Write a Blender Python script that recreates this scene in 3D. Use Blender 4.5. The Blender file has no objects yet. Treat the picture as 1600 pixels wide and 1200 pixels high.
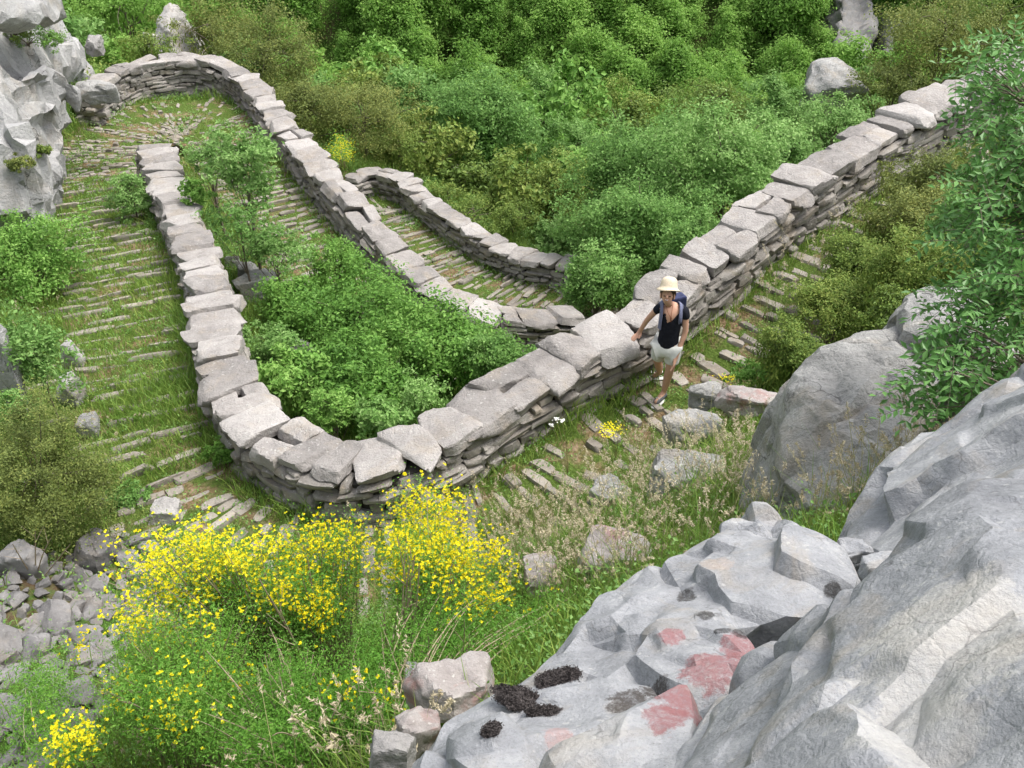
import bpy, bmesh, math, random
import numpy as np
from mathutils import Vector, Matrix, Quaternion
from mathutils.bvhtree import BVHTree
R = math.radians
sc = bpy.context.scene
COL = sc.collection

# ------------------------------------------------------------------ camera, sky, sun, exposure
PITCH = R(36); FPX = 1500.0
cam = bpy.data.objects.new('camera', bpy.data.cameras.new('camera')); COL.objects.link(cam)
cam.data.sensor_width = 36; cam.data.lens = 36 * FPX / 1600
cam.data.clip_start = 0.05; cam.data.clip_end = 600
cam.location = (0, 0, 0); cam.rotation_euler = (R(90) - PITCH, 0, 0)
sc.camera = cam
SUN_EL, SUN_AZ = R(66), R(80)          # azimuth clockwise from +Y
world = bpy.data.worlds.new('World'); sc.world = world; world.use_nodes = True
wn = world.node_tree; wn.nodes.clear()
sky = wn.nodes.new('ShaderNodeTexSky'); sky.sky_type = 'NISHITA'; sky.sun_disc = False
sky.sun_elevation = SUN_EL; sky.sun_rotation = SUN_AZ; sky.dust_density = 4; sky.air_density = 1.0; sky.ozone_density = 1
hs = wn.nodes.new('ShaderNodeHueSaturation'); hs.inputs['Saturation'].default_value = 0.35
bg = wn.nodes.new('ShaderNodeBackground'); bg.inputs['Strength'].default_value = 0.15
wo = wn.nodes.new('ShaderNodeOutputWorld')
wn.links.new(sky.outputs[0], hs.inputs['Color']); wn.links.new(hs.outputs[0], bg.inputs[0]); wn.links.new(bg.outputs[0], wo.inputs[0])
sl = bpy.data.lights.new('sun', 'SUN'); sl.energy = 1.1; sl.angle = R(22); sl.color = (1, 0.96, 0.9)
sun = bpy.data.objects.new('sun', sl); COL.objects.link(sun)
_sd = Vector((math.sin(SUN_AZ) * math.cos(SUN_EL), math.cos(SUN_AZ) * math.cos(SUN_EL), math.sin(SUN_EL)))
sun.rotation_euler = _sd.to_track_quat('Z', 'Y').to_euler()
sc.view_settings.view_transform = 'Standard'; sc.view_settings.look = 'None'
sc.view_settings.exposure = 1.2; sc.view_settings.gamma = 1.0
sc.cycles.use_denoising = True
sc.cycles.max_bounces = 5; sc.cycles.diffuse_bounces = 3; sc.cycles.transmission_bounces = 3; sc.cycles.glossy_bounces = 2
sc.cycles.transparent_max_bounces = 4; sc.cycles.caustics_reflective = False; sc.cycles.caustics_refractive = False

# ------------------------------------------------------------------ helpers
cP, sP = math.cos(PITCH), math.sin(PITCH)
def ray(u, v):
    b = (600 - v) / FPX
    return np.array([(u - 800) / FPX, cP + b * sP, -sP + b * cP])
def at_z(u, v, z):
    d = ray(u, v); return d * (z / d[2])
def at_d(u, v, D):
    d = ray(u, v); return d / np.linalg.norm(d) * D
def in_view(P, m=0.08):
    P = np.atleast_2d(P)
    zc = P[:, 1] * cP - P[:, 2] * sP; yc = P[:, 1] * sP + P[:, 2] * cP
    zc = np.maximum(zc, 0.01)
    return (np.abs(P[:, 0] / zc) < 0.5333 + m) & (np.abs(yc / zc) < 0.4 + m) & (zc > 0.3)
def sstep(a, b, x):
    t = np.clip((x - a) / (b - a), 0, 1); return t * t * (3 - 2 * t)

def _hash(ix, iy, iz, seed):
    h = (ix.astype(np.int64) * 374761393 + iy.astype(np.int64) * 668265263 + iz.astype(np.int64) * 1274126177 + seed * 974634777) & 0xffffffff
    h = ((h ^ (h >> 13)) * 1274126177) & 0xffffffff
    h = ((h ^ (h >> 16)) * 2246822519) & 0xffffffff
    return ((h ^ (h >> 15)) & 0xffffff) / float(0xffffff)
def vnoise(P, seed=0):
    P = np.atleast_2d(P); i = np.floor(P); f = P - i; f = f * f * (3 - 2 * f); r = 0
    for dx in (0, 1):
        for dy in (0, 1):
            for dz in (0, 1):
                w = (f[:, 0] if dx else 1 - f[:, 0]) * (f[:, 1] if dy else 1 - f[:, 1]) * (f[:, 2] if dz else 1 - f[:, 2])
                r = r + w * _hash(i[:, 0] + dx, i[:, 1] + dy, i[:, 2] + dz, seed)
    return r * 2 - 1
def fbm(P, seed=0, oct=4, ridged=False):
    a, s, r = 1.0, 0.0, 0
    for k in range(oct):
        n = vnoise(P * (2.03 ** k) + 17.3 * k, seed + k)
        if ridged: n = 1 - 2 * np.abs(n)
        r = r + a * n; s += a; a *= 0.5
    return r / s
def facet(P, cell, seed, tilt=0.5, edge=False):
    """broken-rock offset: every cell of a 3D Voronoi pattern gets its own tilted plane, range about -1..1"""
    P = P / cell; i = np.floor(P); best = np.full(len(P), 1e9); sec = np.full(len(P), 1e9); val = np.zeros(len(P))
    for dx in (-1, 0, 1):
        for dy in (-1, 0, 1):
            for dz in (-1, 0, 1):
                j = i + (dx, dy, dz)
                h = [_hash(j[:, 0], j[:, 1], j[:, 2], seed + q) for q in range(7)]
                c = j + np.stack(h[:3], 1); d = P - c; dd = (d * d).sum(1)
                g = np.stack(h[3:6], 1) * 2 - 1
                v = (h[6] * 2 - 1) * 0.6 + tilt * (d * g).sum(1)
                m = dd < best; sec = np.where(m, best, np.minimum(sec, dd)); best = np.where(m, dd, best); val = np.where(m, v, val)
    return (val, np.sqrt(sec) - np.sqrt(best)) if edge else val

def creased(P, cell, seed, a=0.55, g_=0.75):
    """continuous broken surface: the upper envelope of tilted facets, meeting in sharp creases (about -0.3..0.9)"""
    P = P / cell; i = np.floor(P); best = np.full(len(P), -1e9)
    for dx in (-1, 0, 1):
        for dy in (-1, 0, 1):
            for dz in (-1, 0, 1):
                j = i + (dx, dy, dz); h = [_hash(j[:, 0], j[:, 1], j[:, 2], seed + q) for q in range(7)]; d = P - j - np.stack(h[:3], 1)
                g = (np.stack(h[3:6], 1) * 2 - 1) * g_; best = np.maximum(best, (h[6] - 0.5) * 0.6 + (g * d).sum(1) - a * (d * d).sum(1))
    return best - 0.25
def blocky(P, cell, seed):
    """jointed bedrock: shifted brick-like cells, each set in or out by its own amount"""
    P = P / np.array(cell); k = np.floor(P[:, 2]); P = P.copy(); P[:, 0] += 7.1 * _hash(k, k, k, seed); P[:, 1] += 5.3 * _hash(k, k, k, seed + 1); i = np.floor(P)
    return _hash(i[:, 0], i[:, 1], i[:, 2], seed + 2) * 2 - 1
def mk(name, V, F, mat=None, parent=None, smooth=False, sharp=None):
    """one mesh object; F is an int array (n,k) or a list of such arrays"""
    V = np.asarray(V, np.float32); Fs = F if isinstance(F, list) else [F]
    Fs = [np.asarray(f, np.int32) for f in Fs if len(f)]
    me = bpy.data.meshes.new(name); me.vertices.add(len(V)); me.vertices.foreach_set('co', V.ravel())
    loops = np.concatenate([f.ravel() for f in Fs]); tot = np.concatenate([np.full(len(f), f.shape[1], np.int32) for f in Fs])
    st = np.concatenate([[0], np.cumsum(tot)[:-1]]).astype(np.int32)
    me.loops.add(len(loops)); me.loops.foreach_set('vertex_index', loops)
    me.polygons.add(len(tot)); me.polygons.foreach_set('loop_start', st); me.polygons.foreach_set('loop_total', tot)
    me.update(calc_edges=True); me.validate()
    me.polygons.foreach_set('use_smooth', np.full(len(me.polygons), bool(smooth)))
    if smooth and sharp: me.set_sharp_from_angle(angle=R(sharp))
    if mat: me.materials.append(mat)
    o = bpy.data.objects.new(name, me); COL.objects.link(o)
    if parent: o.parent = parent
    return o
def recenter(o, base):
    """move the origin of a top-level mesh to base without moving its surface"""
    b = np.asarray(base, np.float32); me = o.data; a = np.empty(len(me.vertices) * 3, np.float32)
    me.vertices.foreach_get('co', a); a = a.reshape(-1, 3) - b; me.vertices.foreach_set('co', a.ravel()); me.update(); o.location = base; return o
def tag(o, label=None, cat=None, group=None, kind=None):
    for k, v in (('label', label), ('category', cat), ('group', group), ('kind', kind)):
        if v: o[k] = v
    return o
def empty(name, loc=(0, 0, 0)):
    o = bpy.data.objects.new(name, None); COL.objects.link(o); o.location = loc; o.empty_display_size = 0.2; return o
def copy_tree(o, parent=None):
    c = o.copy(); COL.objects.link(c)
    if parent: c.parent = parent
    for ch in o.children: copy_tree(ch, c)
    return c
class Acc:
    def __init__(s): s.V = []; s.F = {}; s.n = 0
    def add(s, V, F):
        V = np.asarray(V, float); F = np.asarray(F)
        s.V.append(V); s.F.setdefault(F.shape[1], []).append(F + s.n); s.n += len(V)
    def build(s, name, mat, parent=None, smooth=False, sharp=None):
        return mk(name, np.concatenate(s.V), [np.concatenate(f) for f in s.F.values()], mat, parent, smooth, sharp)

def unit(a): return a / (np.linalg.norm(a, axis=-1, keepdims=True) + 1e-9)
def leafquads(C, nrm, L, W, rng, fold=0.12, axis=None):
    n = len(C); nrm = unit(nrm); t = rng.normal(size=(n, 3)) if axis is None else axis; t = unit(t - nrm * (t * nrm).sum(1, keepdims=True)); s = np.cross(nrm, t)
    L = np.broadcast_to(L, n)[:, None]; W = np.broadcast_to(W, n)[:, None]
    V = np.stack([C - t * L / 2, C + s * W / 2 + nrm * W * fold, C + t * L / 2 - nrm * L * 0.08, C - s * W / 2 + nrm * W * fold], 1).reshape(-1, 3)
    return V, np.arange(n * 4).reshape(n, 4)
# ---- tubes
def tube(acc, pts, r0, r1, n=5):
    pts = np.asarray(pts, float); m = len(pts)
    t = np.gradient(pts, axis=0); t /= np.linalg.norm(t, axis=1, keepdims=True) + 1e-9
    ref = np.array([0.31, 0.2, 0.93]) if abs(t[0, 2]) < 0.8 else np.array([1.0, 0.1, 0])
    a = np.cross(t, ref); a /= np.linalg.norm(a, axis=1, keepdims=True) + 1e-9; b = np.cross(t, a)
    rr = np.linspace(r0, r1, m)[:, None, None] if np.isscalar(r0) else np.asarray(r0)[:, None, None]
    an = np.arange(n) * 2 * math.pi / n
    V = pts[:, None] + rr * (a[:, None] * np.cos(an)[None, :, None] + b[:, None] * np.sin(an)[None, :, None])
    F = [[i * n + j, i * n + (j + 1) % n, (i + 1) * n + (j + 1) % n, (i + 1) * n + j] for i in range(m - 1) for j in range(n)]
    acc.add(V.reshape(-1, 3), F)
def bez(a, b, c, n=6):
    t = np.linspace(0, 1, n)[:, None]; a, b, c = map(np.asarray, (a, b, c))
    return (1 - t) ** 2 * a + 2 * t * (1 - t) * b + t * t * c

# ---- blocks: a cube-surface grid pushed onto the meeting of random half-spaces
def cube_grid(n):
    g = np.linspace(-1, 1, n + 1); idx = {}; V = []; F = []
    def vid(p):
        k = tuple(np.round(p, 5))
        if k not in idx: idx[k] = len(V); V.append(p)
        return idx[k]
    for ax in range(3):
        for s in (-1, 1):
            for i in range(n):
                for j in range(n):
                    q = []
                    for a, b in ((i, j), (i + 1, j), (i + 1, j + 1), (i, j + 1)):
                        p = [0, 0, 0]; p[ax] = s; p[(ax + 1) % 3] = g[a]; p[(ax + 2) % 3] = g[b]; q.append(vid(p))
                    F.append(q if s > 0 else q[::-1])
    return np.array(V, float), np.array(F)
_T = {n: cube_grid(n) for n in (3, 4, 9, 16, 30)}
def blocks(dims, rng, n=3, extra=6, jit=0.16, chamf=(1.05, 1.45), face=(0.88, 1.0)):
    """K blocks of size dims (K,3); returns V (K,T,3) in local axes and the face template"""
    T, F = _T[n]; K = len(dims); dims = np.asarray(dims, float)
    N = np.concatenate([np.eye(3), -np.eye(3)]); N = N[None] + rng.normal(0, jit, (K, 6, 3)) * (1, 1, 1)
    E = rng.normal(0, 1, (K, extra, 3)); E /= np.linalg.norm(E, axis=2, keepdims=True)
    h = np.concatenate([rng.uniform(face[0], face[1], (K, 6)), rng.uniform(chamf[0], chamf[1], (K, extra)) * np.abs(E).sum(2) * 0.62 + 0.12], 1)
    A = np.concatenate([N, E], 1)
    P = T * 1.0
    d = np.einsum('kjc,tc->ktj', A, P); rr = (h[:, None] / np.maximum(d, 1e-3)).min(2); rr = np.minimum(rr, 1.25)
    return P[None] * rr[..., None] * dims[:, None] / 2, F

# ------------------------------------------------------------------ materials
def newmat(name):
    m = bpy.data.materials.new(name); m.use_nodes = True; nt = m.node_tree
    return m, nt, nt.nodes['Principled BSDF'], nt.nodes, nt.links
def N(nt, typ, **kw):
    n = nt.nodes.new(typ)
    for k, v in kw.items():
        if k in n.inputs: n.inputs[k].default_value = v
        else: setattr(n, k, v)
    return n
def ramp(nt, fac, stops, interp='LINEAR'):
    r = nt.nodes.new('ShaderNodeValToRGB'); r.color_ramp.interpolation = interp
    while len(r.color_ramp.elements) < len(stops): r.color_ramp.elements.new(0.5)
    for e, (p, c) in zip(r.color_ramp.elements, stops):
        e.position = p; e.color = (c, c, c, 1) if np.isscalar(c) else (*c, 1)
    nt.links.new(fac, r.inputs[0]); return r.outputs[0]
def mixc(nt, fac, a, b, mode='MIX'):
    m = nt.nodes.new('ShaderNodeMix'); m.data_type = 'RGBA'; m.blend_type = mode
    for s, v in ((m.inputs[0], fac), (m.inputs[6], a), (m.inputs[7], b)):
        if hasattr(v, 'is_output'): nt.links.new(v, s)
        elif np.isscalar(v): s.default_value = v
        else: s.default_value = (*v, 1)
    return m.outputs[2]
def noise(nt, vec, scale, detail=4, rough=0.6, dist=0.0):
    n = N(nt, 'ShaderNodeTexNoise', Scale=scale, Detail=detail, Roughness=rough, Distortion=dist); nt.links.new(vec, n.inputs['Vector']); return n.outputs['Fac']
def math_(nt, op, a, b=None):
    m = nt.nodes.new('ShaderNodeMath'); m.operation = op
    for s, v in ((m.inputs[0], a), (m.inputs[1], b)):
        if v is None: continue
        if hasattr(v, 'is_output'): nt.links.new(v, s)
        else: s.default_value = v
    return m.outputs[0]

def rockmat(name, c0=(0.20, 0.195, 0.19), c1=(0.40, 0.39, 0.385), c2=(0.56, 0.55, 0.53), sc_=1.0, lichen=0.5, bump=0.6, dark=0.5, tint=(0.36, 0.29, 0.2), tintamt=0.4, spots=None, cracks=0.0, vary=True):
    m, nt, bs, nodes, L = newmat(name)
    g = N(nt, 'ShaderNodeNewGeometry'); P = g.outputs['Position']
    isl = g.outputs['Random Per Island']
    big = noise(nt, P, 1.3 * sc_, 5, 0.6, 0.4); mid = noise(nt, P, 6 * sc_, 6, 0.65, 0.2); fine = noise(nt, P, 38 * sc_, 5, 0.7)
    f = math_(nt, 'ADD', math_(nt, 'MULTIPLY', big, 0.45), math_(nt, 'ADD', math_(nt, 'MULTIPLY', mid, 0.35), math_(nt, 'MULTIPLY', fine, 0.2)))
    col = ramp(nt, f, [(0.33, c0), (0.5, c1), (0.66, c2)])
    col = mixc(nt, math_(nt, 'MULTIPLY', math_(nt, 'SUBTRACT', isl, 0.5), 0.3), col, tuple(min(1, x * 1.4) for x in c2))
    if vary: col = mixc(nt, 1.0, col, ramp(nt, isl, [(0.0, (0.74, 0.73, 0.72)), (0.5, (0.97, 0.95, 0.93)), (1.0, (1.04, 1.03, 1.02))]), 'MULTIPLY')
    tn = ramp(nt, noise(nt, P, 2.7 * sc_, 4, 0.6, 0.6), [(0.52, 0.0), (0.68, 1.0)])
    col = mixc(nt, math_(nt, 'MULTIPLY', tn, tintamt), col, tint)
    dk = ramp(nt, noise(nt, P, 9 * sc_, 8, 0.75, 0.3), [(0.3, 1.0), (0.42, 0.0)])
    col = mixc(nt, math_(nt, 'MULTIPLY', dk, dark), col, (0.07, 0.068, 0.065))
    vo = N(nt, 'ShaderNodeTexVoronoi', Scale=17 * sc_); vo.inputs['Randomness'].default_value = 1
    wv = nt.nodes.new('ShaderNodeVectorMath'); wv.operation = 'ADD'
    nz = N(nt, 'ShaderNodeTexNoise', Scale=20 * sc_, Detail=3); L.new(P, nz.inputs['Vector'])
    sv = nt.nodes.new('ShaderNodeVectorMath'); sv.operation = 'SCALE'; sv.inputs['Scale'].default_value = 0.06 / sc_; L.new(nz.outputs['Color'], sv.inputs[0])
    L.new(P, wv.inputs[0]); L.new(sv.outputs[0], wv.inputs[1]); L.new(wv.outputs[0], vo.inputs['Vector'])
    sp = ramp(nt, vo.outputs['Distance'], [(0.16, 1.0), (0.27, 0.0)])
    sm = ramp(nt, noise(nt, P, 3.1 * sc_, 3, 0.5), [(0.48, 0.0), (0.56, 1.0)])
    col = mixc(nt, math_(nt, 'MULTIPLY', math_(nt, 'MULTIPLY', sp, sm), lichen), col, (0.6, 0.59, 0.55))
    col = mixc(nt, math_(nt, 'MULTIPLY', ramp(nt, noise(nt, P, 70 * sc_, 3, 0.8), [(0.28, 1.0), (0.45, 0.0)]), 0.45), col, (0.09, 0.085, 0.08))
    if spots:
        for (pos, rad, c) in spots:
            am = 0.5 if c[0] > 0.36 and c[1] > 0.25 else 0.85
            d = nt.nodes.new('ShaderNodeVectorMath'); d.operation = 'DISTANCE'; L.new(P, d.inputs[0]); d.inputs[1].default_value = pos
            e = math_(nt, 'ADD', math_(nt, 'DIVIDE', d.outputs['Value'], rad), math_(nt, 'MULTIPLY', math_(nt, 'SUBTRACT', noise(nt, P, 16, 6, 0.75), 0.5), 2.4))
            k = math_(nt, 'MULTIPLY', ramp(nt, e, [(0.78, 1.0), (1.02, 0.0)]), ramp(nt, noise(nt, P, 60, 4, 0.8), [(0.3, 0.35), (0.55, 1.0)]))
            col = mixc(nt, math_(nt, 'MULTIPLY', k, am), col, c)
    if cracks:
        c2_ = N(nt, 'ShaderNodeTexVoronoi', Scale=1.5 * sc_, feature='DISTANCE_TO_EDGE'); w2 = nt.nodes.new('ShaderNodeVectorMath'); w2.operation = 'ADD'; n2_ = N(nt, 'ShaderNodeTexNoise', Scale=3.5 * sc_, Detail=6); L.new(P, n2_.inputs['Vector'])
        s2 = nt.nodes.new('ShaderNodeVectorMath'); s2.operation = 'SCALE'; s2.inputs['Scale'].default_value = 0.5 / sc_; L.new(n2_.outputs['Color'], s2.inputs[0]); L.new(P, w2.inputs[0]); L.new(s2.outputs[0], w2.inputs[1]); L.new(w2.outputs[0], c2_.inputs['Vector'])
        ck = math_(nt, 'MULTIPLY', ramp(nt, c2_.outputs['Distance'], [(0.0, 1.0), (0.011, 0.0)]), ramp(nt, noise(nt, P, 1.7 * sc_, 3), [(0.47, 0.0), (0.55, 1.0)]))
        col = mixc(nt, math_(nt, 'MULTIPLY', ck, cracks), col, (0.03, 0.028, 0.026))
    L.new(col, bs.inputs['Base Color']); bs.inputs['Roughness'].default_value = 0.92; bs.inputs['Specular IOR Level'].default_value = 0.25
    cr = N(nt, 'ShaderNodeTexVoronoi', Scale=3.2 * sc_, feature='DISTANCE_TO_EDGE'); L.new(wv.outputs[0], cr.inputs['Vector'])
    crk = ramp(nt, cr.outputs['Distance'], [(0.0, 0.0), (0.03, 1.0)])
    h = math_(nt, 'ADD', math_(nt, 'MULTIPLY', mid, 0.7), math_(nt, 'MULTIPLY', fine, 0.35))
    h = math_(nt, 'ADD', h, math_(nt, 'MULTIPLY', crk, 0.06))
    b = N(nt, 'ShaderNodeBump', Strength=bump, Distance=0.06 / sc_); L.new(h, b.inputs['Height']); L.new(b.outputs[0], bs.inputs['Normal'])
    return m

def leafmat(name, c0, c1, c2, sc_=1.5, trans=0.35, rough=0.55, spec=0.25):
    m, nt, bs, nodes, L = newmat(name)
    g = N(nt, 'ShaderNodeNewGeometry'); oi = N(nt, 'ShaderNodeObjectInfo')
    a = math_(nt, 'MULTIPLY', g.outputs['Random Per Island'], 0.45)
    b = math_(nt, 'MULTIPLY', noise(nt, g.outputs['Position'], sc_, 3, 0.6), 0.55)
    c = math_(nt, 'MULTIPLY', math_(nt, 'SUBTRACT', oi.outputs['Random'], 0.5), 0.25)
    f = math_(nt, 'ADD', math_(nt, 'ADD', a, b), c)
    col = ramp(nt, f, [(0.2, c0), (0.5, c1), (0.8, c2)])
    L.new(col, bs.inputs['Base Color']); bs.inputs['Roughness'].default_value = rough; bs.inputs['Specular IOR Level'].default_value = spec
    tr = N(nt, 'ShaderNodeBsdfTranslucent'); mx = N(nt, 'ShaderNodeMixShader'); mx.inputs[0].default_value = trans
    L.new(mixc(nt, 0.5, col, c2), tr.inputs['Color']); L.new(bs.outputs[0], mx.inputs[1]); L.new(tr.outputs[0], mx.inputs[2])
    L.new(mx.outputs[0], nodes['Material Output'].inputs['Surface'])
    return m
def plain(name, c, rough=0.8, var=0.15, sc_=8, bump=0.0, spec=0.3, bsc=60):
    m, nt, bs, nodes, L = newmat(name); g = N(nt, 'ShaderNodeNewGeometry')
    tc = N(nt, 'ShaderNodeTexCoord')
    n = noise(nt, tc.outputs['Object'], sc_, 4)
    L.new(ramp(nt, n, [(0.3, tuple(x * (1 - var) for x in c)), (0.7, tuple(min(1, x * (1 + var)) for x in c))]), bs.inputs['Base Color'])
    bs.inputs['Roughness'].default_value = rough; bs.inputs['Specular IOR Level'].default_value = spec
    if bump:
        b = N(nt, 'ShaderNodeBump', Strength=bump, Distance=0.01); L.new(noise(nt, tc.outputs['Object'], bsc, 3), b.inputs['Height']); L.new(b.outputs[0], bs.inputs['Normal'])
    return m

M = {}
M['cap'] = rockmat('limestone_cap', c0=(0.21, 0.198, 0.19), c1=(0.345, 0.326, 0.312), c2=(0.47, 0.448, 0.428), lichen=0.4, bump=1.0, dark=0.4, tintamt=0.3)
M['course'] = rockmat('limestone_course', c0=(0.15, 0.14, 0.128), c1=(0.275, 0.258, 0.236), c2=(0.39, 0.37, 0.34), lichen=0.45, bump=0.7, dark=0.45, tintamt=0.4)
M['core'] = plain('wall_core_shade', (0.05, 0.045, 0.04), 1.0, 0.3)  # near-black colour stands in for shade in the wall joints
M['rock'] = rockmat('limestone_boulder', vary=False, c0=(0.17, 0.168, 0.162), c1=(0.32, 0.315, 0.303), c2=(0.47, 0.46, 0.44), sc_=0.9, lichen=0.5, bump=1.0, dark=0.85, cracks=0.8)
M['cliff'] = rockmat('limestone_cliff', c0=(0.22, 0.22, 0.22), c1=(0.37, 0.365, 0.36), c2=(0.5, 0.495, 0.485), vary=False, sc_=0.6, lichen=0.3, bump=0.9, dark=0.35, tintamt=0.3, cracks=0.85)
M['scree'] = rockmat('scree_stone', c0=(0.12, 0.117, 0.117), c1=(0.2, 0.196, 0.196), c2=(0.3, 0.293, 0.29), sc_=1.5, lichen=0.15, bump=0.4, dark=0.3, tintamt=0.25)
M['step'] = rockmat('step_stone', c0=(0.16, 0.143, 0.122), c1=(0.27, 0.245, 0.212), c2=(0.38, 0.352, 0.312), sc_=1.6, lichen=0.35, bump=0.5, dark=0.3, tintamt=0.4)
M['whiterock'] = rockmat('pale_limestone', c0=(0.26, 0.255, 0.25), c1=(0.4, 0.39, 0.38), c2=(0.53, 0.52, 0.5), sc_=0.7, lichen=0.3, bump=0.7, dark=0.4)
M['bark'] = plain('bark', (0.16, 0.13, 0.1), 0.9, 0.35, 12, 0.5)
M['twig'] = plain('dry_twig', (0.34, 0.27, 0.19), 0.9, 0.3, 12, 0.3)
M['bright'] = leafmat('leaf_spring_green', (0.08, 0.19, 0.03), (0.165, 0.34, 0.06), (0.3, 0.49, 0.12))
M['fresh'] = leafmat('leaf_fresh_green', (0.1, 0.22, 0.045), (0.19, 0.35, 0.09), (0.33, 0.5, 0.17))
M['blue'] = leafmat('leaf_cool_green', (0.085, 0.19, 0.04), (0.175, 0.34, 0.075), (0.35, 0.53, 0.18))
M['forest'] = leafmat('leaf_forest', (0.1, 0.21, 0.032), (0.195, 0.37, 0.065), (0.33, 0.52, 0.12), sc_=0.35, trans=0.45)
M['olive'] = leafmat('leaf_olive', (0.09, 0.125, 0.03), (0.19, 0.24, 0.06), (0.35, 0.36, 0.095), sc_=2.2, trans=0.25)
M['oliveg'] = leafmat('leaf_olive_green', (0.08, 0.135, 0.025), (0.165, 0.26, 0.05), (0.31, 0.37, 0.085), sc_=2.0, trans=0.28)
M['neartree'] = leafmat('leaf_near_tree', (0.06, 0.165, 0.035), (0.115, 0.27, 0.065), (0.2, 0.39, 0.11), trans=0.3, rough=0.4, spec=0.4)
M['broom'] = leafmat('leaf_broom', (0.075, 0.21, 0.022), (0.15, 0.34, 0.045), (0.27, 0.45, 0.09), sc_=3)
M['grass'] = leafmat('grass_blade', (0.085, 0.18, 0.03), (0.17, 0.31, 0.05), (0.34, 0.42, 0.1), sc_=1.2, trans=0.3)
M['drygrass'] = leafmat('dry_grass', (0.2, 0.22, 0.09), (0.36, 0.34, 0.16), (0.55, 0.48, 0.3), sc_=2, trans=0.3)
M['seed'] = leafmat('seed_head', (0.38, 0.31, 0.2), (0.55, 0.47, 0.32), (0.7, 0.62, 0.46), sc_=4, trans=0.3)
M['yellow'] = leafmat('yellow_petal', (0.66, 0.54, 0.01), (0.8, 0.7, 0.02), (0.88, 0.82, 0.05), sc_=5, trans=0.25, spec=0.1)
M['white'] = plain('white_petal', (0.8, 0.8, 0.76), 0.7, 0.05)

# ------------------------------------------------------------------ layout: the three parapet walls and the winding path
def cr(pts, step=0.1):
    pts = np.asarray(pts, float); q = np.vstack([2 * pts[0] - pts[1], pts, 2 * pts[-1] - pts[-2]]); out = []
    for i in range(1, len(q) - 2):
        n = max(2, int(np.linalg.norm(q[i + 1] - q[i]) / step)); t = np.linspace(0, 1, n, endpoint=False)[:, None]
        a, b, c, d = q[i - 1], q[i], q[i + 1], q[i + 2]
        out.append(0.5 * ((2 * b) + (c - a) * t + (2 * a - 5 * b + 4 * c - d) * t ** 2 + (3 * b - a - 3 * c + d) * t ** 3))
    out.append(q[-2][None]); P = np.vstack(out)
    s = np.concatenate([[0], np.cumsum(np.linalg.norm(np.diff(P, axis=0), axis=1))]); m = max(2, int(s[-1] / step)); ss = np.linspace(0, s[-1], m)
    return np.stack([np.interp(ss, s, P[:, k]) for k in range(P.shape[1])], 1)
W1 = cr([at_z(u, v, z) for u, v, z in [(1660, 62, -4.45), (1590, 95, -4.6), (1400, 185, -4.95), (1230, 290, -5.3), (1130, 375, -5.58), (1060, 430, -5.8), (1000, 490, -6.0), (860, 565, -6.2), (700, 662, -6.35), (610, 708, -6.45), (525, 714, -6.55), (450, 684, -6.62), (385, 632, -6.7), (342, 540, -6.85), (318, 420, -7.1), (272, 310, -7.35), (240, 228, -7.55)]])
W2 = cr([at_z(u, v, z) for u, v, z in [(128, 148, -7.75), (195, 103, -7.7), (300, 87, -7.75), (375, 113, -7.9), (430, 175, -8.05), (505, 262, -8.3), (590, 360, -8.7), (690, 450, -9.1), (780, 487, -9.3), (905, 490, -9.6)]])
W3 = cr([at_z(u, v, z) for u, v, z in [(548, 276, -10.2), (585, 266, -10.25), (630, 278, -10.2), (665, 306, -10.15), (720, 345, -10.1), (800, 388, -10.0), (870, 404, -9.9), (930, 420, -9.85)]])
def off(Wp, o, dz):
    t = np.gradient(Wp, axis=0); n = np.stack([-t[:, 1], t[:, 0], t[:, 0] * 0], 1); n /= np.linalg.norm(n, axis=1, keepdims=True)
    Q = Wp + n * o; Q[:, 2] += dz; return Q
i1 = [int(len(W1) * f) for f in np.linspace(0, 1, 18)[:-1]] + [len(W1) - 1]
o1 = off(W1, 1.0, 0); 
hw1 = np.interp(np.arange(len(W1)) / len(W1), [0, 0.45, 0.62, 1], [0.75, 0.75, 0.95, 0.95])
P1 = off(W1, 1, 0); t_ = P1 - W1; t_[:, 2] = 0; P1 = W1 + t_ * (hw1 + 0.3)[:, None]; P1[:, 2] = W1[:, 2] - np.interp(np.arange(len(W1)) / len(W1), [0, 0.25, 0.45, 1], [0.88, 0.8, 0.68, 0.72])
P2 = off(W2, -1.25, -0.78); P3 = off(W3, -1.05, -0.62)
k2 = P2[:, 1] > 0
i2a = int(len(P2) * 0.42)
ctl = [tuple(P1[i]) + (hw1[i],) for i in i1] + [(-9.0, 20.6, -8.45, 1.3), (-8.5, 22.3, -8.5, 1.5), (-7.4, 22.6, -8.6, 1.5), (-6.5, 21.2, -8.8, 1.2)] \
    + [tuple(P2[i]) + (0.95,) for i in np.linspace(i2a, len(P2) - 1, 9).astype(int)] + [(2.6, 14.6, -10.6, 0.95), (2.9, 16.0, -10.68, 0.95)] \
    + [tuple(P3[i]) + (0.9,) for i in np.linspace(len(P3) - 1, 5, 8).astype(int)]
PATH = cr(ctl, 0.12)
S = np.concatenate([[0], np.cumsum(np.linalg.norm(np.diff(PATH[:, :3], axis=0), axis=1))])

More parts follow.
